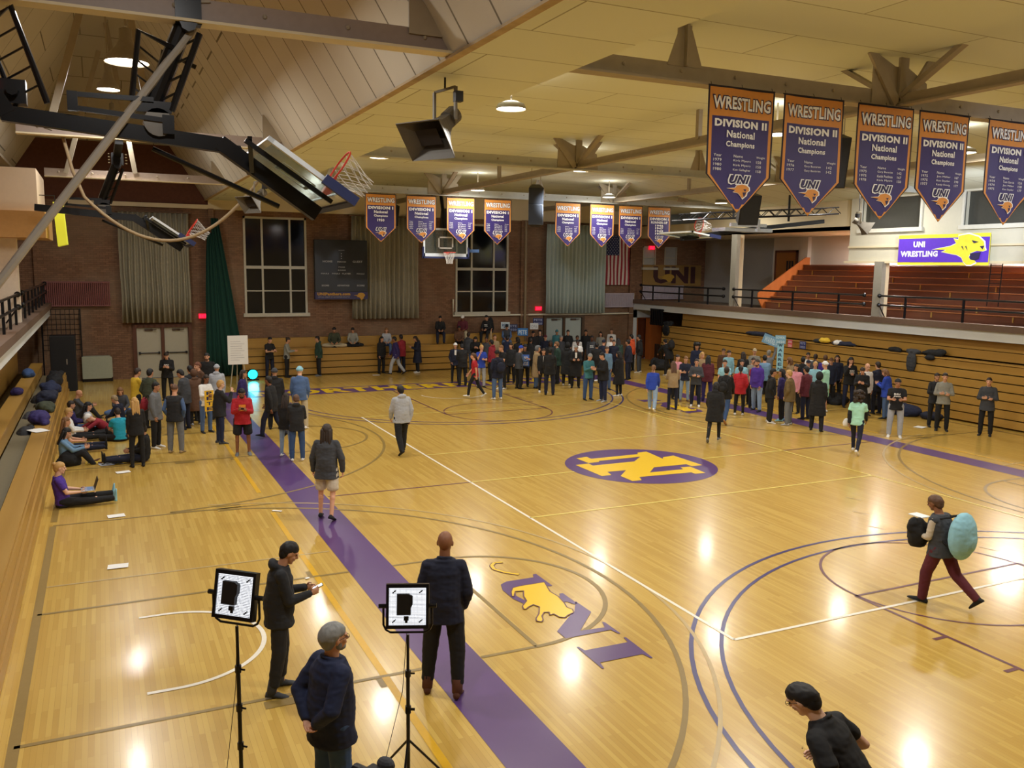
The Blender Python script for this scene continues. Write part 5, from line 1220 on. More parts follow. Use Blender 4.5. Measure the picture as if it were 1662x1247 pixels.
PEOPLE = [
(-8.45,-8.79,0,-25,1.88,1.06,'bald','bald','k','sweater','n','boots_over','k','boot','S3', 'bald man in a black sweater seen from behind on the purple stripe', 'FB'),
(-10.13,-8.03,0,-94,1.78,1.0,'texter','short','bk','hoodie','k2','boots_over','k2','dg','S2', 'dark haired man in a black hooded jacket texting, between the near light panels', 'FB'),
(-10.15,-10.56,0,-75,1.8,1.12,'elder','grey','gh','jacket','n2','pants','j2','dg','S1', 'grey haired bearded man in navy jacket with hands behind his back', 'Fgd'),
(-6.78,-13.09,0,26,1.7,1.3,'polo','short','bk','polo','k','pants','k','k','S5', 'man with glasses and a black polo shirt at the bottom right', 'FgK'),
(-8.07,-1.55,0,-27,1.8,1.06,'shortsman','long','bh','jacket','dg','shorts','sh','k','S1', 'person in dark grey jacket and pale shorts walking away on the purple stripe', 'F'),
(-0.96,-9.19,0,10,1.63,1.16,'backp','short','br','vest','dg','pants','m','k','S3', 'person in maroon trousers carrying a pale teal backpack at the right', 'FV'),
(-5.0,3.38,0,2,1.76,1.1,'walk2','short','bk','hoodie','lg','pants','k','k','S2', 'man in a light grey hoodie and black trousers walking across the open floor', 'F'),
(-8.71,4.79,0,174,1.74,1.08,'phone','short','bk','hoodie','r','shorts','k','g','S3', 'man in a red sweatshirt and black shorts with an orange print', 'Fod'),
(-12.63,1.25,0,-86,1.7,1.08,'sitlegs','bun','bl','tee','p','pants','k','lb','S5', 'person in purple t-shirt sitting against the bleachers with a laptop', 'F'),
(8.97,0.3,0,133,1.74,1.12,'hold','short','bk','tee','k','pants','lg','w','S2', 'person in black printed t-shirt and light grey trousers facing the camera at the right', 'g*'),
(6.02,-1.04,0,-59,1.66,1.05,'walk','curly','bh','tee','mt','leggings','n','w','S3', 'curly haired person in mint t-shirt and black sleeves walking away', 'l'),
(11.15,0.47,0,132,1.78,1.0,'cross','short','bh','sweater','gy','pants','k','k','S1', 'man in a light grey sweater with crossed arms by the right bleachers', ''),
(11.47,1.015,0,149,1.7,1.0,'cross','short','bh','jacket','k2','pants','k','k','S2', 'man in a dark jacket half behind the grey sweater man at the right', ''),
(11.7,-0.58,0,120,1.75,1.0,'cross','buzz','bh','jacket','dg','pants','k','k','S1', 'person in a dark grey coat with crossed arms, rightmost by the right bleachers', ''),
(4.83,6.62,0,-41,1.58,1.06,'walk','pony','lbr','long','b','pants','j3','w','S1', 'person in a bright blue shirt and light jeans walking away in the middle', ''),
(0.42,11.5,0,59,1.66,1.0,'walk','pony','br','tee','r','skinny','k','w','S1', 'woman in a red t-shirt and black trousers striding left before the central crowd', ''),
(-7.756,4.182,0,-31,1.62,0.95,'hold','long','bh','jacket','k','skinny','j3','w','S2', 'girl in black jacket and pale jeans beside the boy with grey hood', ''),
(-7.6,3.59,0,-11,1.66,1.0,'phone','short','br','hoodie','k2','pants','j2','w','S2', 'boy in a black vest with grey hood seen from behind near the purple stripe', ''),
(-7.68,6.59,0,50,1.74,1.0,'walk','short','bk','jacket','k','pants','n','k','S3', 'man in a black jacket striding left across the purple stripe', ''),
(-7.35,7.97,0,-18,1.8,1.05,'stand','beanie','dg','coat','k','pants','k','k','S2', 'person with a dark grey beanie and black coat behind the striding man', ''),
(-6.65,7.86,0,-19,1.84,1.08,'stand2','beanie','lb','sweater','j','pants','kh','w','S5', 'tall man in blue sweater and pale blue beanie', ''),
(-9.07,6.42,0,-76,1.72,1.0,'face','short','bl','jacket','k2','skinny','n2','dg','S5', 'blond person in black jacket with a phone held to the face, left crowd', ''),
(-9.24,8.16,0,-156,1.68,0.95,'hold','long','bh','long','w','pants','j','k','S3', 'long haired person in a white shirt holding a yellow sign, left crowd', ''),
(-10.23,5.64,0,-24,1.76,1.06,'pocket','buzz','br','vest','k2','pants','g','tn','S1', 'man in a black vest with blue sleeves seen from behind, left crowd', ''),
(-10.65,6.45,0,-118,1.74,0.98,'stand','short','bk','jacket','g','pants','k','w','S2', 'man in a grey jacket over yellow with a red backpack', ''),
(-11.17,4.33,0,8,1.66,0.95,'stand','long','bl','long','k','skinny','k','k','S5', 'girl with long blond hair in black seen from behind, near the seated students', ''),
(-9.73,8.86,0,56,1.78,1.0,'phone','short','bk','jacket','dg','pants','n','n','S2', 'man in a dark grey jacket looking down, middle of the left crowd', ''),
(-8.12,9.0,0,-108,1.66,0.98,'stand','long','bh','jacket','p2','pants','k','k','S2', 'woman with dark hair and purple jacket below the easel', ''),
(-10.988,9.83,0,-62,1.74,1.0,'hold','short','bh','long','y','pants','k','k','S2', 'man in a mustard shirt at the left of the standing crowd', 'c'),
(-10.64,9.31,0,-42,1.76,1.04,'pocket','short','bk','jacket','og','pants','k','k','S2', 'man in a dark olive jacket next to the mustard shirt', ''),
(-9.82,14.79,0,172,1.72,1.02,'phone','short','bh','hoodie','k','pants','k','k','S1', 'person in a black printed sweatshirt in front of the left double doors', '*'),
(-9.44,10.09,0,25,1.72,1.0,'stand','short','bk','jacket','k2','pants','k','k','S2', 'dark haired person in black beside the grey jacket man, left crowd', ''),
(-9.14,10.67,0,115,1.76,1.05,'stand','short','au','jacket','br','pants','k','k','S1', 'man with reddish face and brown jacket in the left crowd', ''),
(-8.67,12.9,0,164,1.82,1.03,'stand','short','bk','jacket','k','pants','k','k','S1', 'tall man in black at the back of the left crowd', 'd'),
(-8.69,10.18,0,-16,1.72,1.0,'stand','beanie','lg','coat','lg','pants','k','k','S2', 'person with a pale lilac beanie and grey coat, left crowd', ''),
(-9.4,9.47,0,15,1.66,1.0,'stand','hood','br','coat','br','pants','k','lg','S2', 'person in a dark brown hooded coat in the middle of the left crowd', ''),
(-5.52,19.6,0,-160,1.76,1.0,'hold','short','bk','polo','k','pants','n','k','S1', 'man in a black polo by the far bleachers left end', ''),
(-4.81,19.6,0,-111,1.72,0.98,'hold','bun','bh','long','gy','pants','k','k','S2', 'woman in a grey top looking at a paper by the far bleachers', ''),
(-3.45,19.6,0,87,1.74,1.0,'pocket','short','bk','hoodie','gr','pants','k','g','S2', 'man in a dark green hoodie alone in front of the far bleachers', ''),
(-0.69,19.6,0,-157,1.66,1.0,'stand','long','bk','jacket','k','pants','k','k','S2', 'person in a black jacket left of the running person by the far bleachers', ''),
(-0.25,18.81,0,70,1.7,1.05,'walk','short','bk','jacket','p2','pants','lg','k','S3', 'person in a purple jacket and light grey sweatpants striding left by the far bleachers', ''),
(0.26,19.6,0,22,1.72,1.0,'stand','short','bk','jacket','rd','pants','n','k','S3', 'person in a red jacket just behind the striding person', ''),
(0.92,19.34,0,81,1.68,1.0,'phone','long','bh','coat','n','pants','k','w','S2', 'woman in a long navy coat by the far bleachers', ''),
(-2.56,20.45,1.16,166,1.72,1.1,'sitx','short','bk','long','og','pants','kh','k','S2', 'man in olive sitting cross legged on the far bleachers', 'd'),
(-1.73,20.45,1.16,165,1.66,1.0,'sitx','short','bk','long','gy','pants','k','k','S2', 'person in grey sitting cross legged on the far bleachers', ''),
(-0.25,20.25,1.16,168,1.62,1.0,'sitb','long','lbr','long','lg','pants','j','k','S1', 'person in light grey sitting on the edge of the far bleachers', ''),
(2.54,20.85,1.58,165,1.7,1.0,'sitb','short','bk','jacket','k','pants','n','k','S2', 'person in black jacket sitting on the top row at the far wall, leftmost', ''),
(3.7,20.85,1.58,153,1.72,1.08,'sitb','cap','w','hoodie','m','pants','kh','k','S3', 'person in a maroon hoodie and white cap sitting on the top row', ''),
(4.91,20.7,1.58,136,1.72,1.05,'sitb','short','bk','jacket','k','pants','k','k','S2', 'person in a black jersey jacket sitting on the top row beside a tall dark bag', '*'),
(3.29,20.3,1.16,158,1.66,1.0,'sitb','short','bk','jacket','br','pants','k','k','S3', 'person in brown sitting below the maroon hoodie', ''),
(6.81,19.6,0,153,1.76,1.0,'stand','cap','k','jacket','k','pants','k','k','S2', 'person in black standing at the wall holding a navy sign, centre', ''),
(7.43,20.1,0,153,1.74,1.0,'stand','hood','k','hoodie','k2','pants','k','k','S5', 'pale faced person in a black hood by the far wall, centre', ''),
(5.74,20.3,1.16,157,1.72,1.05,'sitb','cap','k','vest','dg','pants','j','k','S2', 'person in dark vest and cap behind the central crowd under the blue signs', ''),
(1.28,15.66,0,161,1.66,1.0,'pocket','beanie','w','jacket','n','skinny','k','k','S1', 'person with a white beanie and navy jacket at the left of the central crowd', 'c'),
(1.21,14.68,0,-2,1.72,1.0,'phone','short','bk','jacket','k','pants','k','k','S2', 'person in black next to the white beanie', ''),
(3.34,19.3,0,-42,1.78,1.0,'stand','short','bh','hoodie','dg','pants','j','k','S2', 'tall person in dark grey at the left of the central crowd', ''),
(3.225,18.207,0,167,1.7,1.0,'phone','long','bk','jacket','k','pants','k','k','S1', 'long black haired woman behind the woman in red', ''),
(1.7,13.95,0,177,1.72,1.0,'face','short','bl','tee','b','pants','lg','k','S1', 'man in a royal blue t-shirt with a hand to his face', ''),
(3.58,17.72,0,146,1.7,1.0,'stand','short','bk','jacket','dg','pants','k','k','S3', 'person in a grey jacket behind the blue t-shirt', ''),
(2.97,15.73,0,36,1.74,1.0,'stand','short','bk','hoodie','rd','pants','k','k','S3', 'person in a rust red hoodie left of the signs', ''),
(4.24,18.34,0,166,1.72,1.0,'raise_','short','br','long','tn','pants','k','k','S1', 'person in tan with one arm raised, left of the signs', ''),
(1.05,10.91,0,1,1.8,1.0,'pocket','cap','k','jacket','n','pants','j','w','S3', 'man in black cap and dark backpack seen from behind, front of the central crowd', ''),
(2.34,13.29,0,105,1.76,1.0,'hold','short','lbr','tee','k','pants','k','w','S1', 'man in a dark t-shirt behind the black cap man', ''),
(4.521,17.608,0,-45,1.72,1.0,'stand','short','bk','jacket','n2','pants','k','k','S2', 'person in navy below the blue sign', ''),
(4.816,17.076,0,14,1.7,1.0,'stand','bob','bk','jacket','k','pants','k','k','S1', 'person with bobbed black hair below the blue sign', ''),
(2.94,13.06,0,-86,1.74,1.0,'hold','cap','b','vest','dg','pants','k','k','S1', 'person in a blue cap and grey sleeves in front of the paper signs', ''),
(3.441,13.576,0,156,1.72,1.0,'hold','hood','k','jacket','k','pants','k','k','S2', 'person in black holding a blue and white paper sign at chest height', ''),
(3.68,13.01,0,-127,1.7,1.0,'stand','hood','g','coat','tn','pants','j','k','S1', 'person with a grey hood and tan coat in the central crowd', ''),
(3.46,12.0,0,163,1.7,1.0,'stand','bob','bh','jacket','k','skinny','k','w','S1', 'woman in a black jacket over white with white shoes, centre front', 'c'),
(3.32,11.18,0,-28,1.8,1.0,'stand','short','bk','jacket','k','pants','n','k','S3', 'broad man in black seen from behind, centre front', ''),
(5.32,14.95,0,147,1.72,1.0,'stand','long','bk','jacket','k2','pants','k','k','S4', 'woman with dark skin and long hair in the central crowd', 'g'),
(5.09,13.875,0,52,1.76,1.0,'stand','short','lbr','jacket','gr','pants','k','k','S1', 'person in a dark green jacket in profile, centre', 'd'),
(5.2,13.27,0,-39,1.76,1.0,'stand','hood','k','coat','k2','pants','k','w','S2', 'person in a black hooded coat seen from behind, centre', ''),
(8.555,20.465,0,152,1.72,1.0,'stand','cap','t','jacket','t','pants','k','k','S2', 'person with a teal cap in front of the left leaf of the right double doors', ''),
(7.12,17.41,0,-178,1.7,1.0,'stand','short','gh','jacket','dg','pants','k','k','S1', 'grey haired person below the teal cap', ''),
(8.89,19.93,0,151,1.74,1.0,'pocket','short','bk','jacket','k2','pants','k','k','S1', 'man in black jacket in front of the right double doors', ''),
(7.74,16.97,0,161,1.72,1.0,'stand','short','bh','long','w','pants','k','k','S3', 'person in a white shirt right of the double doors', ''),
(6.84,15.31,0,145,1.68,1.0,'stand','short','bk','tee','w','pants','k','k','S4', 'dark skinned person in front of the white shirt', ''),
(5.24,12.62,0,153,1.74,1.0,'hold','short','gh','coat','k','pants','k','k','S1', 'person in glasses and a long black coat holding papers, centre', 'gc'),
(9.62,19.45,0,150,1.76,1.0,'stand','short','bk','hoodie','k','pants','k','k','S2', 'person in a black hoodie right of the double doors', ''),
(8.14,16.33,0,148,1.76,1.0,'stand','short','bk','hoodie','dg','pants','k','k','S4', 'large person in a dark grey printed sweatshirt', '*'),
(10.41,19.36,0,149,1.66,1.0,'stand','long','bk','long','gy','pants','k','k','S1', 'long haired girl near the wall right of the double doors', ''),
(4.076,9.62,0,180,1.74,1.0,'phone','short','gh','long','t','pants','j2','k','S1', 'woman in a teal sweater and blue jeans, front right of the central crowd', ''),
(7.54,14.36,0,-61,1.74,1.0,'stand','cap','n','jacket','n','pants','k','k','S1', 'person in a navy cap and striped navy jacket', ''),
(11.5,20.1,0,143,1.74,1.0,'stand','short','br','long','w','pants','k','k','S1', 'person in white standing highest near the wall pipe', ''),
(9.21,16.44,0,158,1.7,1.0,'stand','short','bk','long','w','pants','k','k','S2', 'second person in white just below the highest one', 'd'),
(8.14,14.464,0,148,1.72,1.0,'stand','buzz','bh','jacket','n','pants','k','k','S1', 'person in a navy jacket left of the long haired person', ''),
(8.8,15.15,0,-12,1.7,1.0,'stand','long','bk','jacket','gr','pants','k','k','S2', 'person with long dark hair in a green black coat', ''),
(6.13,11.74,0,159,1.72,1.0,'stand','short','br','long','sb','pants','j','k','S1', 'person in a denim shirt behind the man with the camera', ''),
(4.42,9.11,0,89,1.8,1.0,'hold','short','bk','jacket','k','pants','n2','lg','S1', 'man in a black jacket holding a camera, front right of the central crowd', ''),
(5.65,10.02,0,28,1.7,1.0,'stand','long','bk','coat','k','skinny','k','w','S2', 'woman in a long black coat right of the camera man', ''),
(8.63,14.03,0,37,1.74,1.0,'stand','short','bk','jacket','n','pants','n','k','S2', 'person in navy left of the orange hoodie', ''),
(10.499,16.652,0,27,1.72,1.0,'stand','short','bk','hoodie','o','pants','k','k','S2', 'person in a bright orange hoodie by the corner door', ''),
(10.5,16.02,0,41,1.76,1.0,'pocket','short','bk','hoodie','k','pants','dg','w','S2', 'man in a black hoodie and grey jeans by the corner door', ''),
(5.16,16.56,0,-46,1.7,1.0,'stand','short','bk','jacket','k','pants','k','k','S3', 'dark figure in the second row between the signs and the grey hood', ''),
(6.6,17.93,0,163,1.7,1.0,'stand','cap','m','jacket','n','pants','k','k','S1', 'person with a maroon cap in the back rows, centre', ''),
(3.4,14.77,0,135,1.68,1.0,'stand','bob','bh','jacket','k2','pants','k','k','S1', 'short haired woman between the dark t-shirt man and the blue cap', ''),
(6.73,13.52,0,-31,1.7,1.0,'stand','short','bk','jacket','k','pants','k','k','S2', 'dark haired person behind the woman in teal', ''),
(11.09,14.5,0,-6,1.78,1.0,'bendfw','short','bk','jacket','k','pants','k','w','S1', 'person in black leaning forward with a black backpack beside the slatted cart', ''),
(10.09,11.24,0,153,1.78,1.0,'stand','curly','bk','jacket','n2','pants','k','k','S2', 'man with bushy black hair and a navy plaid jacket', ''),
(5.67,6.64,0,-26,1.68,1.0,'hold','long','br','sweater','tn','skinny','n','k','S1', 'woman in a taupe sweater with long brown hair seen from behind', ''),
(7.2,8.06,0,153,1.68,1.0,'hold','bun','lbr','tee','n','skinny','j3','br','S1', 'woman in a navy t-shirt with a white badge and light jeans', ''),
(7.29,8.7,0,174,1.66,1.0,'stand','bun','bh','tee','pk','pants','k','k','S1', 'person in pink behind the taupe sweater', ''),
(6.93,7.05,0,141,1.68,1.0,'cross','pony','bh','hoodie','dg','pants','n','w','S1', 'woman in glasses and a grey sweatshirt with striped trousers', 'g'),
(8.64,9.02,0,172,1.68,1.0,'stand','bob','bl','long','tn','pants','k','k','S1', 'fair haired person behind the woman in grey sweatshirt', ''),
(8.01,7.8,0,-38,1.68,1.0,'stand','long','bk','jacket','m','pants','p2','k','S1', 'woman in maroon with very long black hair seen from behind', ''),
(10.47,10.0,0,136,1.68,1.0,'stand','pony','bh','jacket','br','pants','k','k','S1', 'woman in a dark brown jacket at the back of the right crowd', 'g'),
(10.01,9.13,0,161,1.7,1.0,'stand','bun','bh','long','lb','pants','k','k','S1', 'person in pale teal under a black jacket at the back of the right crowd', ''),
(7.64,6.4,0,141,1.7,1.0,'stand','pony','bh','tee','lb','pants','k','k','S1', 'woman in a pale blue t-shirt behind the dark couple', ''),
(5.62,3.84,0,-54,1.8,1.0,'walk','short','bh','jacket','k','skinny','j2','tanb','S2', 'man in a black jacket and tan boots, right one of the dark couple', ''),
(3.47,1.61,0,-49,1.68,1.0,'walk2','bob','bk','puffer','k','leggings','k','g','S2', 'woman in a black puffer coat, left one of the dark couple', ''),
(7.14,4.97,0,-40,1.66,1.0,'pocket','pony','bk','jacket','r','leggings','k','w','S2', 'woman in a bright red jacket seen from behind', ''),
(8.498,6.557,0,150,1.66,1.0,'stand','bob','bk','tee','lb','pants','n','k','S1', 'woman in pale teal beside the red jacket', ''),
(10.22,8.51,0,-20,1.68,1.0,'stand','long','bh','jacket','k','pants','k','k','S1', 'long brown haired person in black left of the tan cap', ''),
(11.09,8.91,0,139,1.76,1.0,'cross','cap','kh','long','gy','pants','k','k','S1', 'man in a tan cap and grey shirt, right crowd', ''),
(9.125,6.68,0,144,1.7,1.0,'stand','bun','bh','long','gy','pants','k','k','S1', 'person with light grey top below the tan cap', ''),
(8.576,5.94,0,169,1.68,1.0,'stand','short','br','tee','rd','pants','k','k','S1', 'person in faded red next to the bearded man', ''),
(8.25,5.42,0,109,1.8,1.0,'stand2','buzz','bh','hoodie','p','pants','j3','k','S1', 'bald bearded man in a purple sweatshirt and light jeans', 'd'),
(9.78,6.83,0,-32,1.74,1.0,'stand','short','bk','long','sb','pants','k','k','S1', 'man in a slate blue shirt seen from behind', ''),
(11.25,8.3,0,-62,1.74,1.0,'raise_','short','gh','long','g','pants','k','k','S1', 'person raising a pale blue sign overhead', ''),
(7.086,3.45,0,-122,1.74,1.0,'pocket','short','bk','hoodie','k','pants','k','w','S2', 'young man in a black hoodie under the tall vertical sign', 'c'),
(7.706,3.595,0,37,1.68,1.0,'stand','long','bk','jacket','p2','pants','k','lb','S2', 'person with long black hair and dark purple jacket', ''),
(7.37,2.92,0,27,1.74,1.0,'pocket','short','bl','jacket','ol','pants','g','lg','S5', 'blond person in an olive tan coat and grey trousers', ''),
(9.24,4.64,0,107,1.68,1.0,'stand','long','bk','jacket','pk','pants','k','k','S1', 'person with a pink collar behind the olive coat', ''),
(10.372,6.161,0,17,1.7,1.0,'stand','bob','lbr','long','tn','pants','k','k','S1', 'fair haired person behind the pink collar', ''),
(10.989,6.223,0,-64,1.7,1.0,'stand','short','bk','jacket','k','pants','k','k','S3', 'dark haired person at the back of the right crowd, left of the white shirt', ''),
(12.431,7.457,0,136,1.7,1.0,'stand','pony','bk','tee','w','pants','k','k','S2', 'woman with dark hair and a white shirt at the back of the right crowd', ''),
(8.64,3.53,0,6,1.74,1.0,'stand','short','bk','jacket','m','pants','n','k','S2', 'person in a maroon jacket behind the long black coat', ''),
(12.211,6.865,0,-55,1.7,1.0,'stand','pony','bh','jacket','dg','pants','k','k','S1', 'person in dark grey at the back of the right crowd right of the white shirt', ''),
(10.44,5.04,0,135,1.68,1.0,'stand','pony','bl','tee','lb','pants','k','k','S1', 'blond woman in pale teal and green, right crowd', ''),
(10.67,5.622,0,146,1.66,1.0,'stand','cap','n','tee','n','pants','k','k','S1', 'person in a navy cap left of the blond woman', ''),
(7.49,1.86,0,-55,1.78,1.0,'stand2','hood','k','coat','k','pants','k','k','S2', 'person in a long hooded black coat, front of the right crowd', ''),
(12.12,6.27,0,-45,1.72,1.0,'stand','short','br','tee','p','pants','k','k','S1', 'person in lilac at the back of the right crowd', ''),
(10.22,4.34,0,15,1.76,1.0,'cross','beanie','w','tee','mt','shorts','mt','w','S1', 'person in a white beanie and mint t-shirt with bare legs', ''),
(11.81,5.67,0,135,1.7,1.0,'stand','cap','br','jacket','n','pants','k','k','S1', 'person in a brown hat right of the white beanie', ''),
(12.748,6.308,0,132,1.7,1.0,'stand','long','bh','jacket','n','pants','k','k','S1', 'woman with long hair in navy denim, right crowd', ''),
(11.88,4.86,0,153,1.8,1.0,'face','long','bk','hoodie','k','pants','n2','k','S1', 'large person in a black printed sweatshirt with a hand raised to the face', '*'),
(10.55,3.06,0,128,1.72,1.0,'phone','short','bh','hoodie','k','pants','k','k','S1', 'person in black looking down at a phone right of the black sweatshirt', ''),
(11.12,3.44,0,162,1.76,1.0,'stand','bald','gh','jacket','w','pants','k','k','S1', 'older bald man in white and navy', ''),
(11.729,3.477,0,-8,1.78,1.0,'stand','short','bh','jacket','n','pants','n','k','S1', 'man in a dark navy jacket facing away, right end of the crowd', ''),
(11.22,2.64,0,21,1.66,1.0,'phone','bob','lbr','jacket','b','skinny','j','k','S1', 'woman in a royal blue jacket behind the black printed t-shirt', ''),
(-12.22,9.12,0,-99,1.7,1.0,'sitlegs','long','bk','long','lg','pants','j','k','S1', 'woman with dark hair and grey top sitting on the floor, farthest of the seated row', ''),
(-12.58,11.82,0,-88,1.7,1.0,'sitknee','bald','k','long','dg','pants','k','k','S2', 'bald person sitting against the bleachers farthest back', ''),
(-12.65,9.54,0,-88,1.7,1.0,'sitlegs','short','bh','long','p2','pants','j','k','S1', 'person with a lilac scarf sitting against the bleachers', ''),
(-12.67,8.2,0,-88,1.7,1.0,'sitlegs','short','bl','long','w','pants','k','k','S1', 'blond person in white sitting with a device against the bleachers', ''),
(-12.69,6.7,0,-90,1.7,1.0,'sitlegs','long','lbr','tee','tn','pants','n','k','S1', 'long haired person in a tan top sitting with legs out', ''),
(-12.71,5.16,0,-90,1.7,1.0,'sitknee','long','bk','long','sb','pants','k','boot','S1', 'person in a denim shirt reading a book, sitting by the purple bag', ''),
(-11.37,12.31,0,179,1.7,1.0,'sitx','long','lbr','long','dg','pants','j','k','S1', 'person in dark grey sitting facing the camera at the back of the seated group', ''),
(-11.404,10.3,0,59,1.7,1.0,'sitx','short','tn','long','n','pants','k','k','S1', 'person in a blue plaid shirt sitting behind the blond girl', ''),
(-11.72,8.75,0,100,1.7,1.0,'bendsit','cap','w','long','rd','pants','k','k','S1', 'person in a faded red shirt and white cap bending forward on the floor', ''),
(-11.49,7.73,0,9,1.7,1.0,'sitx','short','bh','tee','cy','pants','k','k','S1', 'child in a turquoise shirt sitting on the floor', ''),
(-11.04,4.95,0,98,1.7,1.0,'sitlegs','short','bk','jacket','k','pants','n','k','S2', 'person in dark clothes and jeans sitting behind the standing blond girl', '')]
# ================================================================ everybody, and what they hold or left lying about
WHO = {}
for r in PEOPLE:
    WHO[r[15]] = person(*r, group=None if 'F' in r[16] else 'people in the gym')
def who(s):
    k = [v for q, v in WHO.items() if s in q]; assert k, s
    return k[0]
def at(t, x, y, z):
    R = Matrix.Rotation(t.rotation_euler.z, 3, 'Z'); return Vector(t.location)+R @ Vector((x*t.scale.x, y*t.scale.y, z*t.scale.z))
backpack(who('pale teal backpack'), 'lb', 'large pale teal backpack on the person in maroon trousers', 1.5, off=(0, -.28, .24))
backpack(who('with a red backpack'), 'rd', 'red backpack worn by the man in grey and yellow', .8)
backpack(who('black cap and dark'), 'n', 'dark navy backpack worn by the man in the black cap', .9)
backpack(who('right one of the dark couple'), 'k', 'black backpack worn by the man in tan boots', .8)
backpack(who('leaning forward'), 'k', 'bulky black backpack on the person leaning forward by the cart', 1.0, off=(0, -.1, .45))
backpack(who('black printed sweatshirt in front of the left'), 'k', 'black backpack worn in front of the left double doors', .9)
def gadget(name, label, loc, rz, dims, m, rx=0):
    t = thing(name, label, name.replace('_', ' '), loc, rz); q = MB(); q.M = Matrix.Rotation(rx, 4, 'X')
    a, b, c = dims; q.box((-a/2, -b/2, -c/2), (a/2, b/2, c/2)); q.build('case', black_pl, parent=t, bevel=.003)
    s = MB(); s.M = q.M; s.box((-a*.45, -b*.45, c/2), (a*.45, b*.45, c/2+.001)); s.build('screen', m, parent=t); return t
scr = mat('screen_glow', 'C8D8E8', rough=.2, emit=('C8D8F0', 1.2))
w1 = who('texting'); J = joints('texter'); P = (J['wri'][0]+J['wri'][1])/2+(J['fdir'][0]+J['fdir'][1])*.055
gadget('phone', 'phone in the hands of the dark haired texting man', at(w1, P.x, P.y, P.z+.012), w1.rotation_euler.z, (.072, .145, .009), scr, radians(22))
w1 = who('red sweatshirt'); J = joints('phone'); P = (J['wri'][0]+J['wri'][1])/2+(J['fdir'][0]+J['fdir'][1])*.06
gadget('phone', 'phone in the hands of the man in the red sweatshirt', at(w1, P.x, P.y, P.z), w1.rotation_euler.z, (.07, .14, .01), scr, radians(30))
w1 = who('with a laptop'); q = at(w1, 0, .42, .31)
t = thing('laptop', 'open silver laptop on the lap of the seated person in purple', 'laptop', q, w1.rotation_euler.z)
MB().box((-.17, -.12, -.008), (.17, .12, .008)).build('keyboard_base', mat('laptop_silver', 'B8BEC8', rough=.3, metal=.4), parent=t, bevel=.004)
MB().box((-.14, -.05, .008), (.14, .09, .010)).build('keys', mat('key_blue', '7A98C8', rough=.4), parent=t)
s = MB(); s.M = Matrix.Translation((0, .12, .008)) @ Matrix.Rotation(radians(-18), 4, 'X'); s.box((-.17, -.0, 0), (.17, .008, .22)); s.build('lid', black_pl, parent=t)
w1 = who('black cap and dark')
# papers on the floor
for i, (x, y, a, b, rz, l) in enumerate(((-11.70, .12, .3, .21, .1, 'white paper on the floor right of the seated person in purple'), (-11.72, -2.9, .3, .21, -.05, 'white paper nearest the viewer on the left floor'), (-11.5, 3.85, .3, .21, .2, 'white paper on the floor in front of the standing blond girl'),
     (10.98, 1.08, .36, .28, .3, 'white paper on the floor near the right bleachers'), (-1.1, 19.0, .3, .2, 0, 'white paper on the floor below the striding person in sweatpants'), (-8.86, -.7, .06, .2, .9, 'small white slip on the floor left of the purple stripe'), (-9.1, -4.6, .07, .05, .4, 'tiny white scrap on the floor beyond the texting man'), (7.2, 14.2, .6, .3, .2, 'large white sheet on the floor behind the right crowd left end'))):
    o = MB().box((-a/2, -b/2, 0), (a/2, b/2, .003)).build('sheet_of_paper', paper); o.location = (x, y, .013); o.rotation_euler = (0, 0, rz); tag(o, l, 'paper', 'papers lying on the floor')
for i, (x, y, c, l) in enumerate(((-12.05, 5.1, 'y', 'yellow campaign sign lying flat beside the purple black bag'), (-11.75, 4.85, 'lg', 'grey white sign lying flat in front of the seated reader'), (-11.5, 4.95, 'y', 'small yellow sign lying flat right of the grey white one'))):
    t = thing('floor_sign', l, 'sign', (x, y, .013), .25*i); MB().box((-.25, -.15, 0), (.25, .15, .005)).build('board', cm(c), parent=t)
    S = MB(); put_text(S, 'PETE', -.2, -.06, .4, .12, lambda a, b, h: (a, b, .007), bold=.04); S.build('lettering', cm('n' if c == 'y' else 'k'), parent=t)
# hand held and propped signs
def sign(x, y, z, w, h, rz, c, txt, tc, label, tilt=0, stick=0, vert=False, name='campaign_sign'):
    t = thing(name, label, 'sign', (x, y, z), rz, 'campaign signs'); t.rotation_euler = (0, tilt, rz)
    MB().box((-w/2, -.004, -h/2), (w/2, .004, h/2)).build('board', mat('sign_'+c, c, rough=.5, var=.04), parent=t)
    S = MB(); fn = lambda a, b, l: (a, -.007, b)
    if vert:
        n = len(txt)
        for i, ch in enumerate(txt):
            Q = lambda a, b, l, zz=h/2-h*(i+1)/n+.02: (w*.28-b, -.007, zz+a) if False else (a, -.007, b)
            put_text(S, ch, -w*.3, h/2-h*(i+.85)/n, w*.6, h/n*.66, fn, bold=.03)
    else:
        k = len(txt)
        for i, s in enumerate(txt): put_text(S, s, -w*.4, h/2-h*(i+.85)/k, w*.8, h/k*.6, fn, bold=.03)
    S.build('lettering', mat('sign_'+tc, tc, rough=.6), parent=t)
    if stick: MB().tube([(0, .01, -h/2-stick), (0, .01, h/2)], .012, 6).build('stick', cm('tn'), parent=t)
FC = radians(-35)
sign(5.62, 20.2, 1.98, .42, .32, FC*.8, 'C8D8E0', ['PETE'], '3A5A88', 'white sign with blue lettering above the central crowd, leftmost'); sign(6.02, 20.25, 1.86, .5, .34, FC*.8, '1E2850', ['PETE', '2020'], '8890B0', 'dark navy sign raised second from left over the central crowd')
sign(6.5, 20.1, 1.66, .5, .36, FC*.8, '2E7CC8', ['PETE'], 'D8E8F4', 'bright blue sign raised right of the dark navy one over the central crowd'); sign(5.75, 20.32, 1.58, .42, .3, FC*.8, 'D8E0E4', ['IOWA'], '8898A8', 'white sign low behind the dark navy sign')
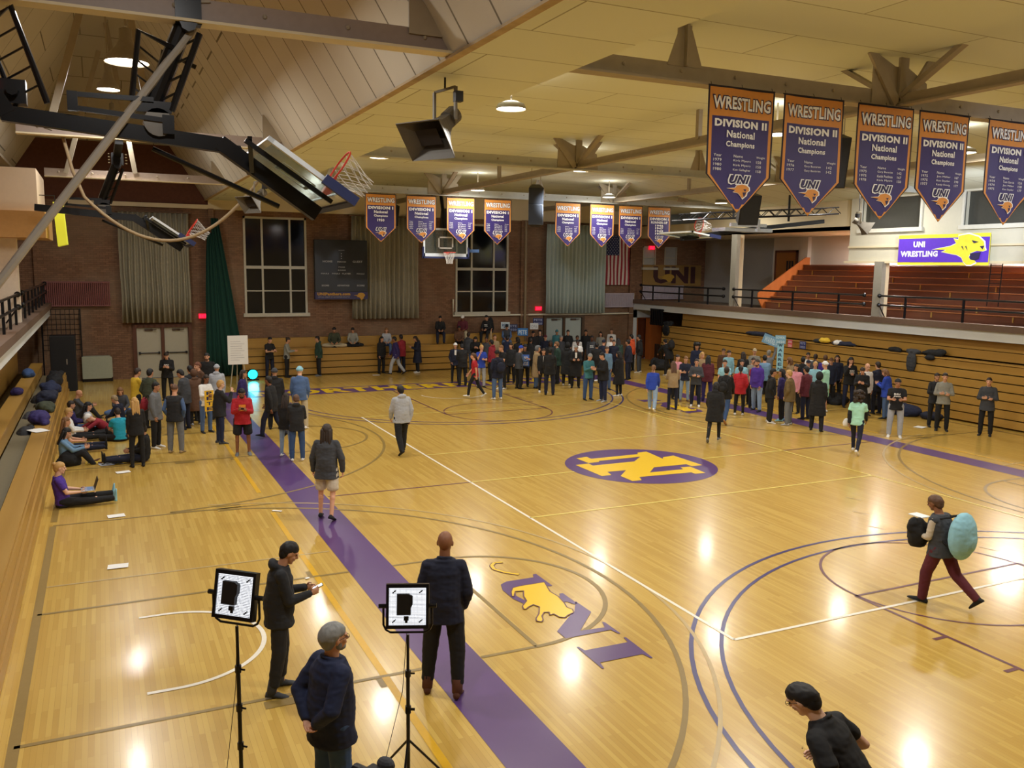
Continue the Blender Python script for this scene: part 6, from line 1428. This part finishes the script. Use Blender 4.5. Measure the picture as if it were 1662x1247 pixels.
sign(7.42, 20.3, 2.13, .5, .34, FC*.8, '222A5C', ['PETE', '2020'], 'A0A8C8', 'navy sign held high by the person in black, just left of the double doors'); sign(7.25, 20.38, 1.9, .4, .3, FC*.8, 'E4E8E8', ['IOWA'], 'B0B4B8', 'white sign just under the high navy sign')
w1 = who('blue and white paper sign'); q = at(w1, .05, .40, 1.12)
sign(q.x, q.y, q.z, .42, .46, w1.rotation_euler.z+pi, '4A78D8', ['IOWA', 'CAUCUS'], 'F0F4F8', 'blue and white paper sign held at chest height in the central crowd')
w1 = who('holding a yellow sign'); q = at(w1, .1, .40, 1.0)
sign(q.x, q.y, q.z, .28, .58, w1.rotation_euler.z+pi, 'E8B828', 'PETE', '1E2850', 'narrow yellow sign reading PETE held in the left crowd', vert=True)
sign(11.15, 8.1, 2.12, .62, .36, radians(-40), '7AA8CC', ['WARREN'], 'C8E0EC', 'pale blue sign held up at a tilt, leftmost of the right crowd signs', tilt=.35)
sign(9.72, 6.0, 1.74, .22, 1.0, radians(-40), '98D0E4', 'WARREN', '204060', 'tall narrow pale blue vertical sign reading WARREN', vert=True, stick=.5); sign(9.68, 5.98, 2.36, .36, .30, radians(-40), '7CB0D0', ['IOWA', '2020'], 'C8E0EC', 'square blue sign on top of the vertical WARREN board')
for y, c, tx, tc, l in ((9.15, 'D85870', ['IOWA', '2020'], 'F0D8D8', 'small pink red sign on the right bleacher ledge'), (8.45, '2C3470', ['PETE', '2020'], '98A0C8', 'small navy sign on the right bleacher ledge right of the pink one')):
    sign(13.08, y, 1.86, .34 if c[0] == '2' else .24, .30, radians(-90), c, tx, tc, l)
# coats, bags
def heap(x, y, z, s, c, label, seed, name='coat', cat='coat', hang=0, rz=0):
    rnd = random.Random(seed); mb = MB(); a, b, h = s
    mb.ell((0, 0, h*.35), (a*.5, b*.5, h*.5), 14, 10)
    for k in range(7): mb.ell((rnd.uniform(-.34, .34)*a, rnd.uniform(-.34, .34)*b, rnd.uniform(.1, .6)*h), (rnd.uniform(.15, .3)*a, rnd.uniform(.15, .3)*b, rnd.uniform(.2, .45)*h), 10, 8)
    if hang:
        for k in range(3): mb.ell((-a*.42, rnd.uniform(-.2, .2)*b, -hang*.45), (.07, b*.25, hang*.55), 10, 8)
    me = remesh(mb, name, .022, 3, wr=.022, seed=seed)
    if not hang:
        for v in me.vertices: v.co.z = max(v.co.z, .0)
    t = thing(name, label, cat, (x, y, z), rz, 'coats and bags left around'); child(t, 'fabric', me, cm(c)); return t
S1 = .825
for i, (x, y, z, s, c, l) in enumerate(((-13.3, 6.6, S1, (.5, .95, .34), 'p2', 'dark purple coat draped on the low seat nearest the bare bench'), (-13.55, 5.7, .46, (.42, .9, .5), 'k2', 'dark coat heap below the white paper on the left bleachers'), (-13.25, 8.4, S1, (.5, .8, .3), 'og', 'dark green jacket heap on the left bleachers'),
     (-13.3, 10.0, S1, (.55, .9, .4), 'n', 'navy denim jacket heap on the left bleachers'), (-13.3, 11.8, S1, (.5, 1.0, .42), 'n2', 'blue black coat heap behind the denim jacket'), (-13.25, 13.6, S1, (.5, 1.2, .45), 'k', 'black coat heap near the far end of the left bleachers'),
     (-13.95, 9.2, 1.195, (.32, .6, .22), 'p2', 'purple hat and scarf on the upper left bench'), (-13.95, 13.2, 1.195, (.34, .9, .3), 'j2', 'slate jacket on the upper left bench'), (-13.6, 8.0, .46, (.34, .9, .5), 'dg', 'dark grey bag heap on the footboard'), (-13.6, 10.8, .46, (.34, .9, .55), 'k', 'black bag heap on the footboard farther back'),
     (-13.3, 15.5, S1, (.45, .8, .3), 'k2', 'dark coat at the far end of the left bleachers'))):
    heap(x, y, z, s, c, l, i+1)
o = MB().box((-.17, -.24, 0), (.17, .24, .004)).build('sheet_of_paper', paper); o.location = (-13.25, 5.35, S1+.01); o.rotation_euler = (.0, .0, .5); tag(o, 'white paper on the low left bench beside the purple coat', 'paper')
heap(-12.62, 5.15, 0, (.5, .62, .42), 'k', 'black and purple backpack slumped on the floor beside the reader', 31, 'backpack', 'backpack')
for i, (y, s, c, hg, l) in enumerate(((18.0, (.3, .8, .25), 'k', .5, 'black coat hanging at the far end of the right bleacher ledge'), (11.4, (.3, 1.7, .22), 'n', 0, 'long heap of black coats on the right bleacher ledge above the pale signs'), (7.9, (.3, .7, .2), 'k2', 0, 'black coat under the yellow garment on the right ledge'), (6.7, (.3, 1.2, .18), 'n', 0, 'navy coat on the right ledge right of the white hat'),
     (4.35, (.3, .55, .2), 'k', 0, 'small black coat alone on the right ledge'), (3.55, (.34, .55, .2), 'dg', .62, 'dark grey coat hanging over the right ledge'), (2.75, (.3, .8, .26), 'k', .15, 'black coat right of the hanging grey one'))):
    heap(13.42, y, 1.98, s, c, l, 40+i, hang=hg)
heap(13.36, 7.6, 2.02, (.3, .55, .2), 'y', 'pale yellow garment on the right bleacher ledge', 51); heap(13.34, 6.95, 2.0, (.28, .3, .2), 'w', 'white hat on the right bleacher ledge', 52, 'hat', 'hat')
for i, (x, y, s, c, l) in enumerate(((12.5, 3.0, (.8, 1.3, .45), 'n2', 'large heap of navy coats on the floor by the right bleachers'), (12.6, 2.0, (.6, .8, .3), 'n', 'navy coat heap at the right end of the floor pile'), (12.45, 4.4, (.8, .8, .4), 'k', 'black bag heap on the floor behind the black printed t-shirt'), (12.2, 5.7, (.9, .9, .4), 'k', 'black bag pile on the floor behind the right crowd'))):
    heap(x, y, 0, s, c, l, 60+i)
heap(12.1, 16.6, 0, (.9, .8, .6), 'k2', 'dark backpacks piled beside the slatted cart', 70, 'backpack', 'backpack'); heap(5.15, 20.9, 1.585, (.35, .3, .9), 'k', 'tall dark bag standing on the top row beside the jersey jacket', 71, 'bag', 'bag')
# ================================================================ LED panels on stands, camera on tripod
def led_panel(x, y, z, yaw, tilt, label, lab2):
    t = thing('light_stand', lab2, 'light stand', (x, y, 0), yaw, 'square light panels on stands')
    st = MB().tube([(0, 0, .25), (0, 0, z-.62)], .017).tube([(0, 0, z-.62), (0, 0, z-.26)], .013); st.build('pole', black_metal, parent=t)
    for zz in (.9, z-.62, z-.95): MB().tube([(0, 0, zz-.03), (0, 0, zz+.03)], .026).tube([(0, 0, zz), (.06, 0, zz)], .008).build('clamp_collar', black_metal, parent=t)
    MB().tube([(-.01, .02, z-.24), (-.05, .03, z-.8), (-.16, .02, .6), (-.3, .0, .01)], .003, 5).build('power_cable', black_pl, parent=t)
    for k in range(3):
        a = 2*pi*k/3+.4; MB().tube([(0, 0, .62), (.5*cos(a), .5*sin(a), .02)], .011).tube([(0, 0, .28), (.28*cos(a), .28*sin(a), .26)], .007).build('leg', black_metal, parent=t)
    p = None
    def B(n, mb, m):
        o = mb.build(n, m, parent=p or t)
        if p is None: o.location = (0, 0, z); o.rotation_euler = (tilt, 0, 0); o['label'] = label
        return o
    fr = MB(); W_ = .16
    for q in (((-W_-.025, -.03, -W_-.03), (-W_, .03, W_+.03)), ((W_, -.03, -W_-.03), (W_+.025, .03, W_+.03)), ((-W_, -.03, W_), (W_, .03, W_+.03)), ((-W_, -.03, -W_-.03), (W_, .03, -W_)), ((-W_, .02, -W_), (W_, .03, W_))): fr.box(*q)
    p = B('light_panel', fr, black_metal)
    B('diffuser', MB().box((-W_, -.018, -W_), (W_, .0, W_)), mat('led_white', 'FFFFFF', emit=('F4F8FF', 1.5)))
    g = MB()
    for k in range(27):
        zz = -W_+.012*k+.004; g.box((-W_, -.0205, zz), (W_, -.0185, zz+.0035))
    for k in range(27):
        xx = -W_+.012*k+.004; g.box((xx, -.0205, -W_), (xx+.002, -.0185, W_))
    B('louvre_grid', g, mat('grid_grey', '4A5262', rough=.5))
    B('battery', MB().prism([(-.07, -.09), (.05, -.09), (.05, -.03), (.065, .0), (.065, .07), (.03, .09), (-.07, .09)], -.06, -.02, fn=lambda a, b, h: (a-.02, h, b+.02)), black_pl)
    B('battery_latch', MB().box((-.03, -.04, -.12), (.01, -.02, -.085)).box((-.02, -.03, -.14), (0, -.02, -.12)), black_pl)
    sc_ = MB()
    for a in (-1, 1):
        for b in (-1, 1): sc_.bar((a*.115-.015, -.022, b*.125-.012), (a*.115+.015, -.022, b*.125+.012), .006, .01)
    B('corner_clip', sc_, black_pl)
    yk = MB().tube([(-.21, 0, 0), (-.21, 0, -.17), (-.19, 0, -.215), (-.15, 0, -.24), (.15, 0, -.24), (.19, 0, -.215), (.21, 0, -.17), (.21, 0, 0)], .010); o = yk.build('yoke', black_metal, parent=t); o.location = (0, 0, z)
    for s in (-1, 1): MB().tube([(s*.18, 0, 0), (s*.25, 0, 0)], .02).build('tilt_knob', black_metal, parent=o)
led_panel(-10.90, -10.6, 2.18, radians(-42), radians(-12), 'bright square light panel on the left stand', 'black light stand with a bright square panel, left one beside the texting man')
led_panel(-9.475, -10.6, 1.86, radians(-22), radians(-12), 'bright square light panel in front of the bald man legs', 'black light stand with a bright square panel right of the grey haired man')
t = thing('video_camera', 'top of a black video camera on a tripod at the bottom edge', 'camera', (-10.24, -12.35, 1.42), radians(30))
MB().box((-.07, -.16, -.08), (.07, .14, .06)).build('camera_body', black_pl, parent=t, bevel=.01); MB().tube([(0, .14, 0), (0, .24, 0)], .05, 16).build('lens', black_metal, parent=t)
MB().tube([(-.12, -.12, .02), (-.12, -.02, .09)], .03).build('viewfinder', black_pl, parent=t); MB().ell((.10, .05, .06), (.05, .07, .05), 12, 8).build('wind_muff', cm('dg'), parent=t)
t = thing('tripod', 'black tripod under the video camera at the bottom edge', 'tripod', (-10.24, -12.35, -.1), 0)
MB().box((-.05, -.05, 1.34), (.05, .05, 1.435)).tube([(0, 0, .8), (0, 0, 1.36)], .02).build('head', black_pl, parent=t)
for k in range(3): a = 2*pi*k/3; MB().tube([(.03*cos(a), .03*sin(a), 1.3), (.5*cos(a), .5*sin(a), .12)], .016).build('leg', black_metal, parent=t)

w1 = who('pale teal backpack'); q = at(w1, -.06, .30, .86)
heap(q.x, q.y, q.z, (.34, .28, .5), 'k', 'dark coat with red lining carried by the person in maroon trousers', 90, rz=w1.rotation_euler.z)
q = at(w1, .12, .40, 1.28); o = MB().box((-.09, -.12, 0), (.09, .12, .012)).build('folded_paper', paper); o.location = q; tag(o, 'white papers held by the person in maroon trousers', 'paper')
w1 = who('curly haired'); q = at(w1, -.30, .16, .72)
heap(q.x, q.y, q.z, (.22, .18, .26), 'w', 'white plastic bag carried by the curly haired person in mint', 91, 'plastic_bag', 'bag')
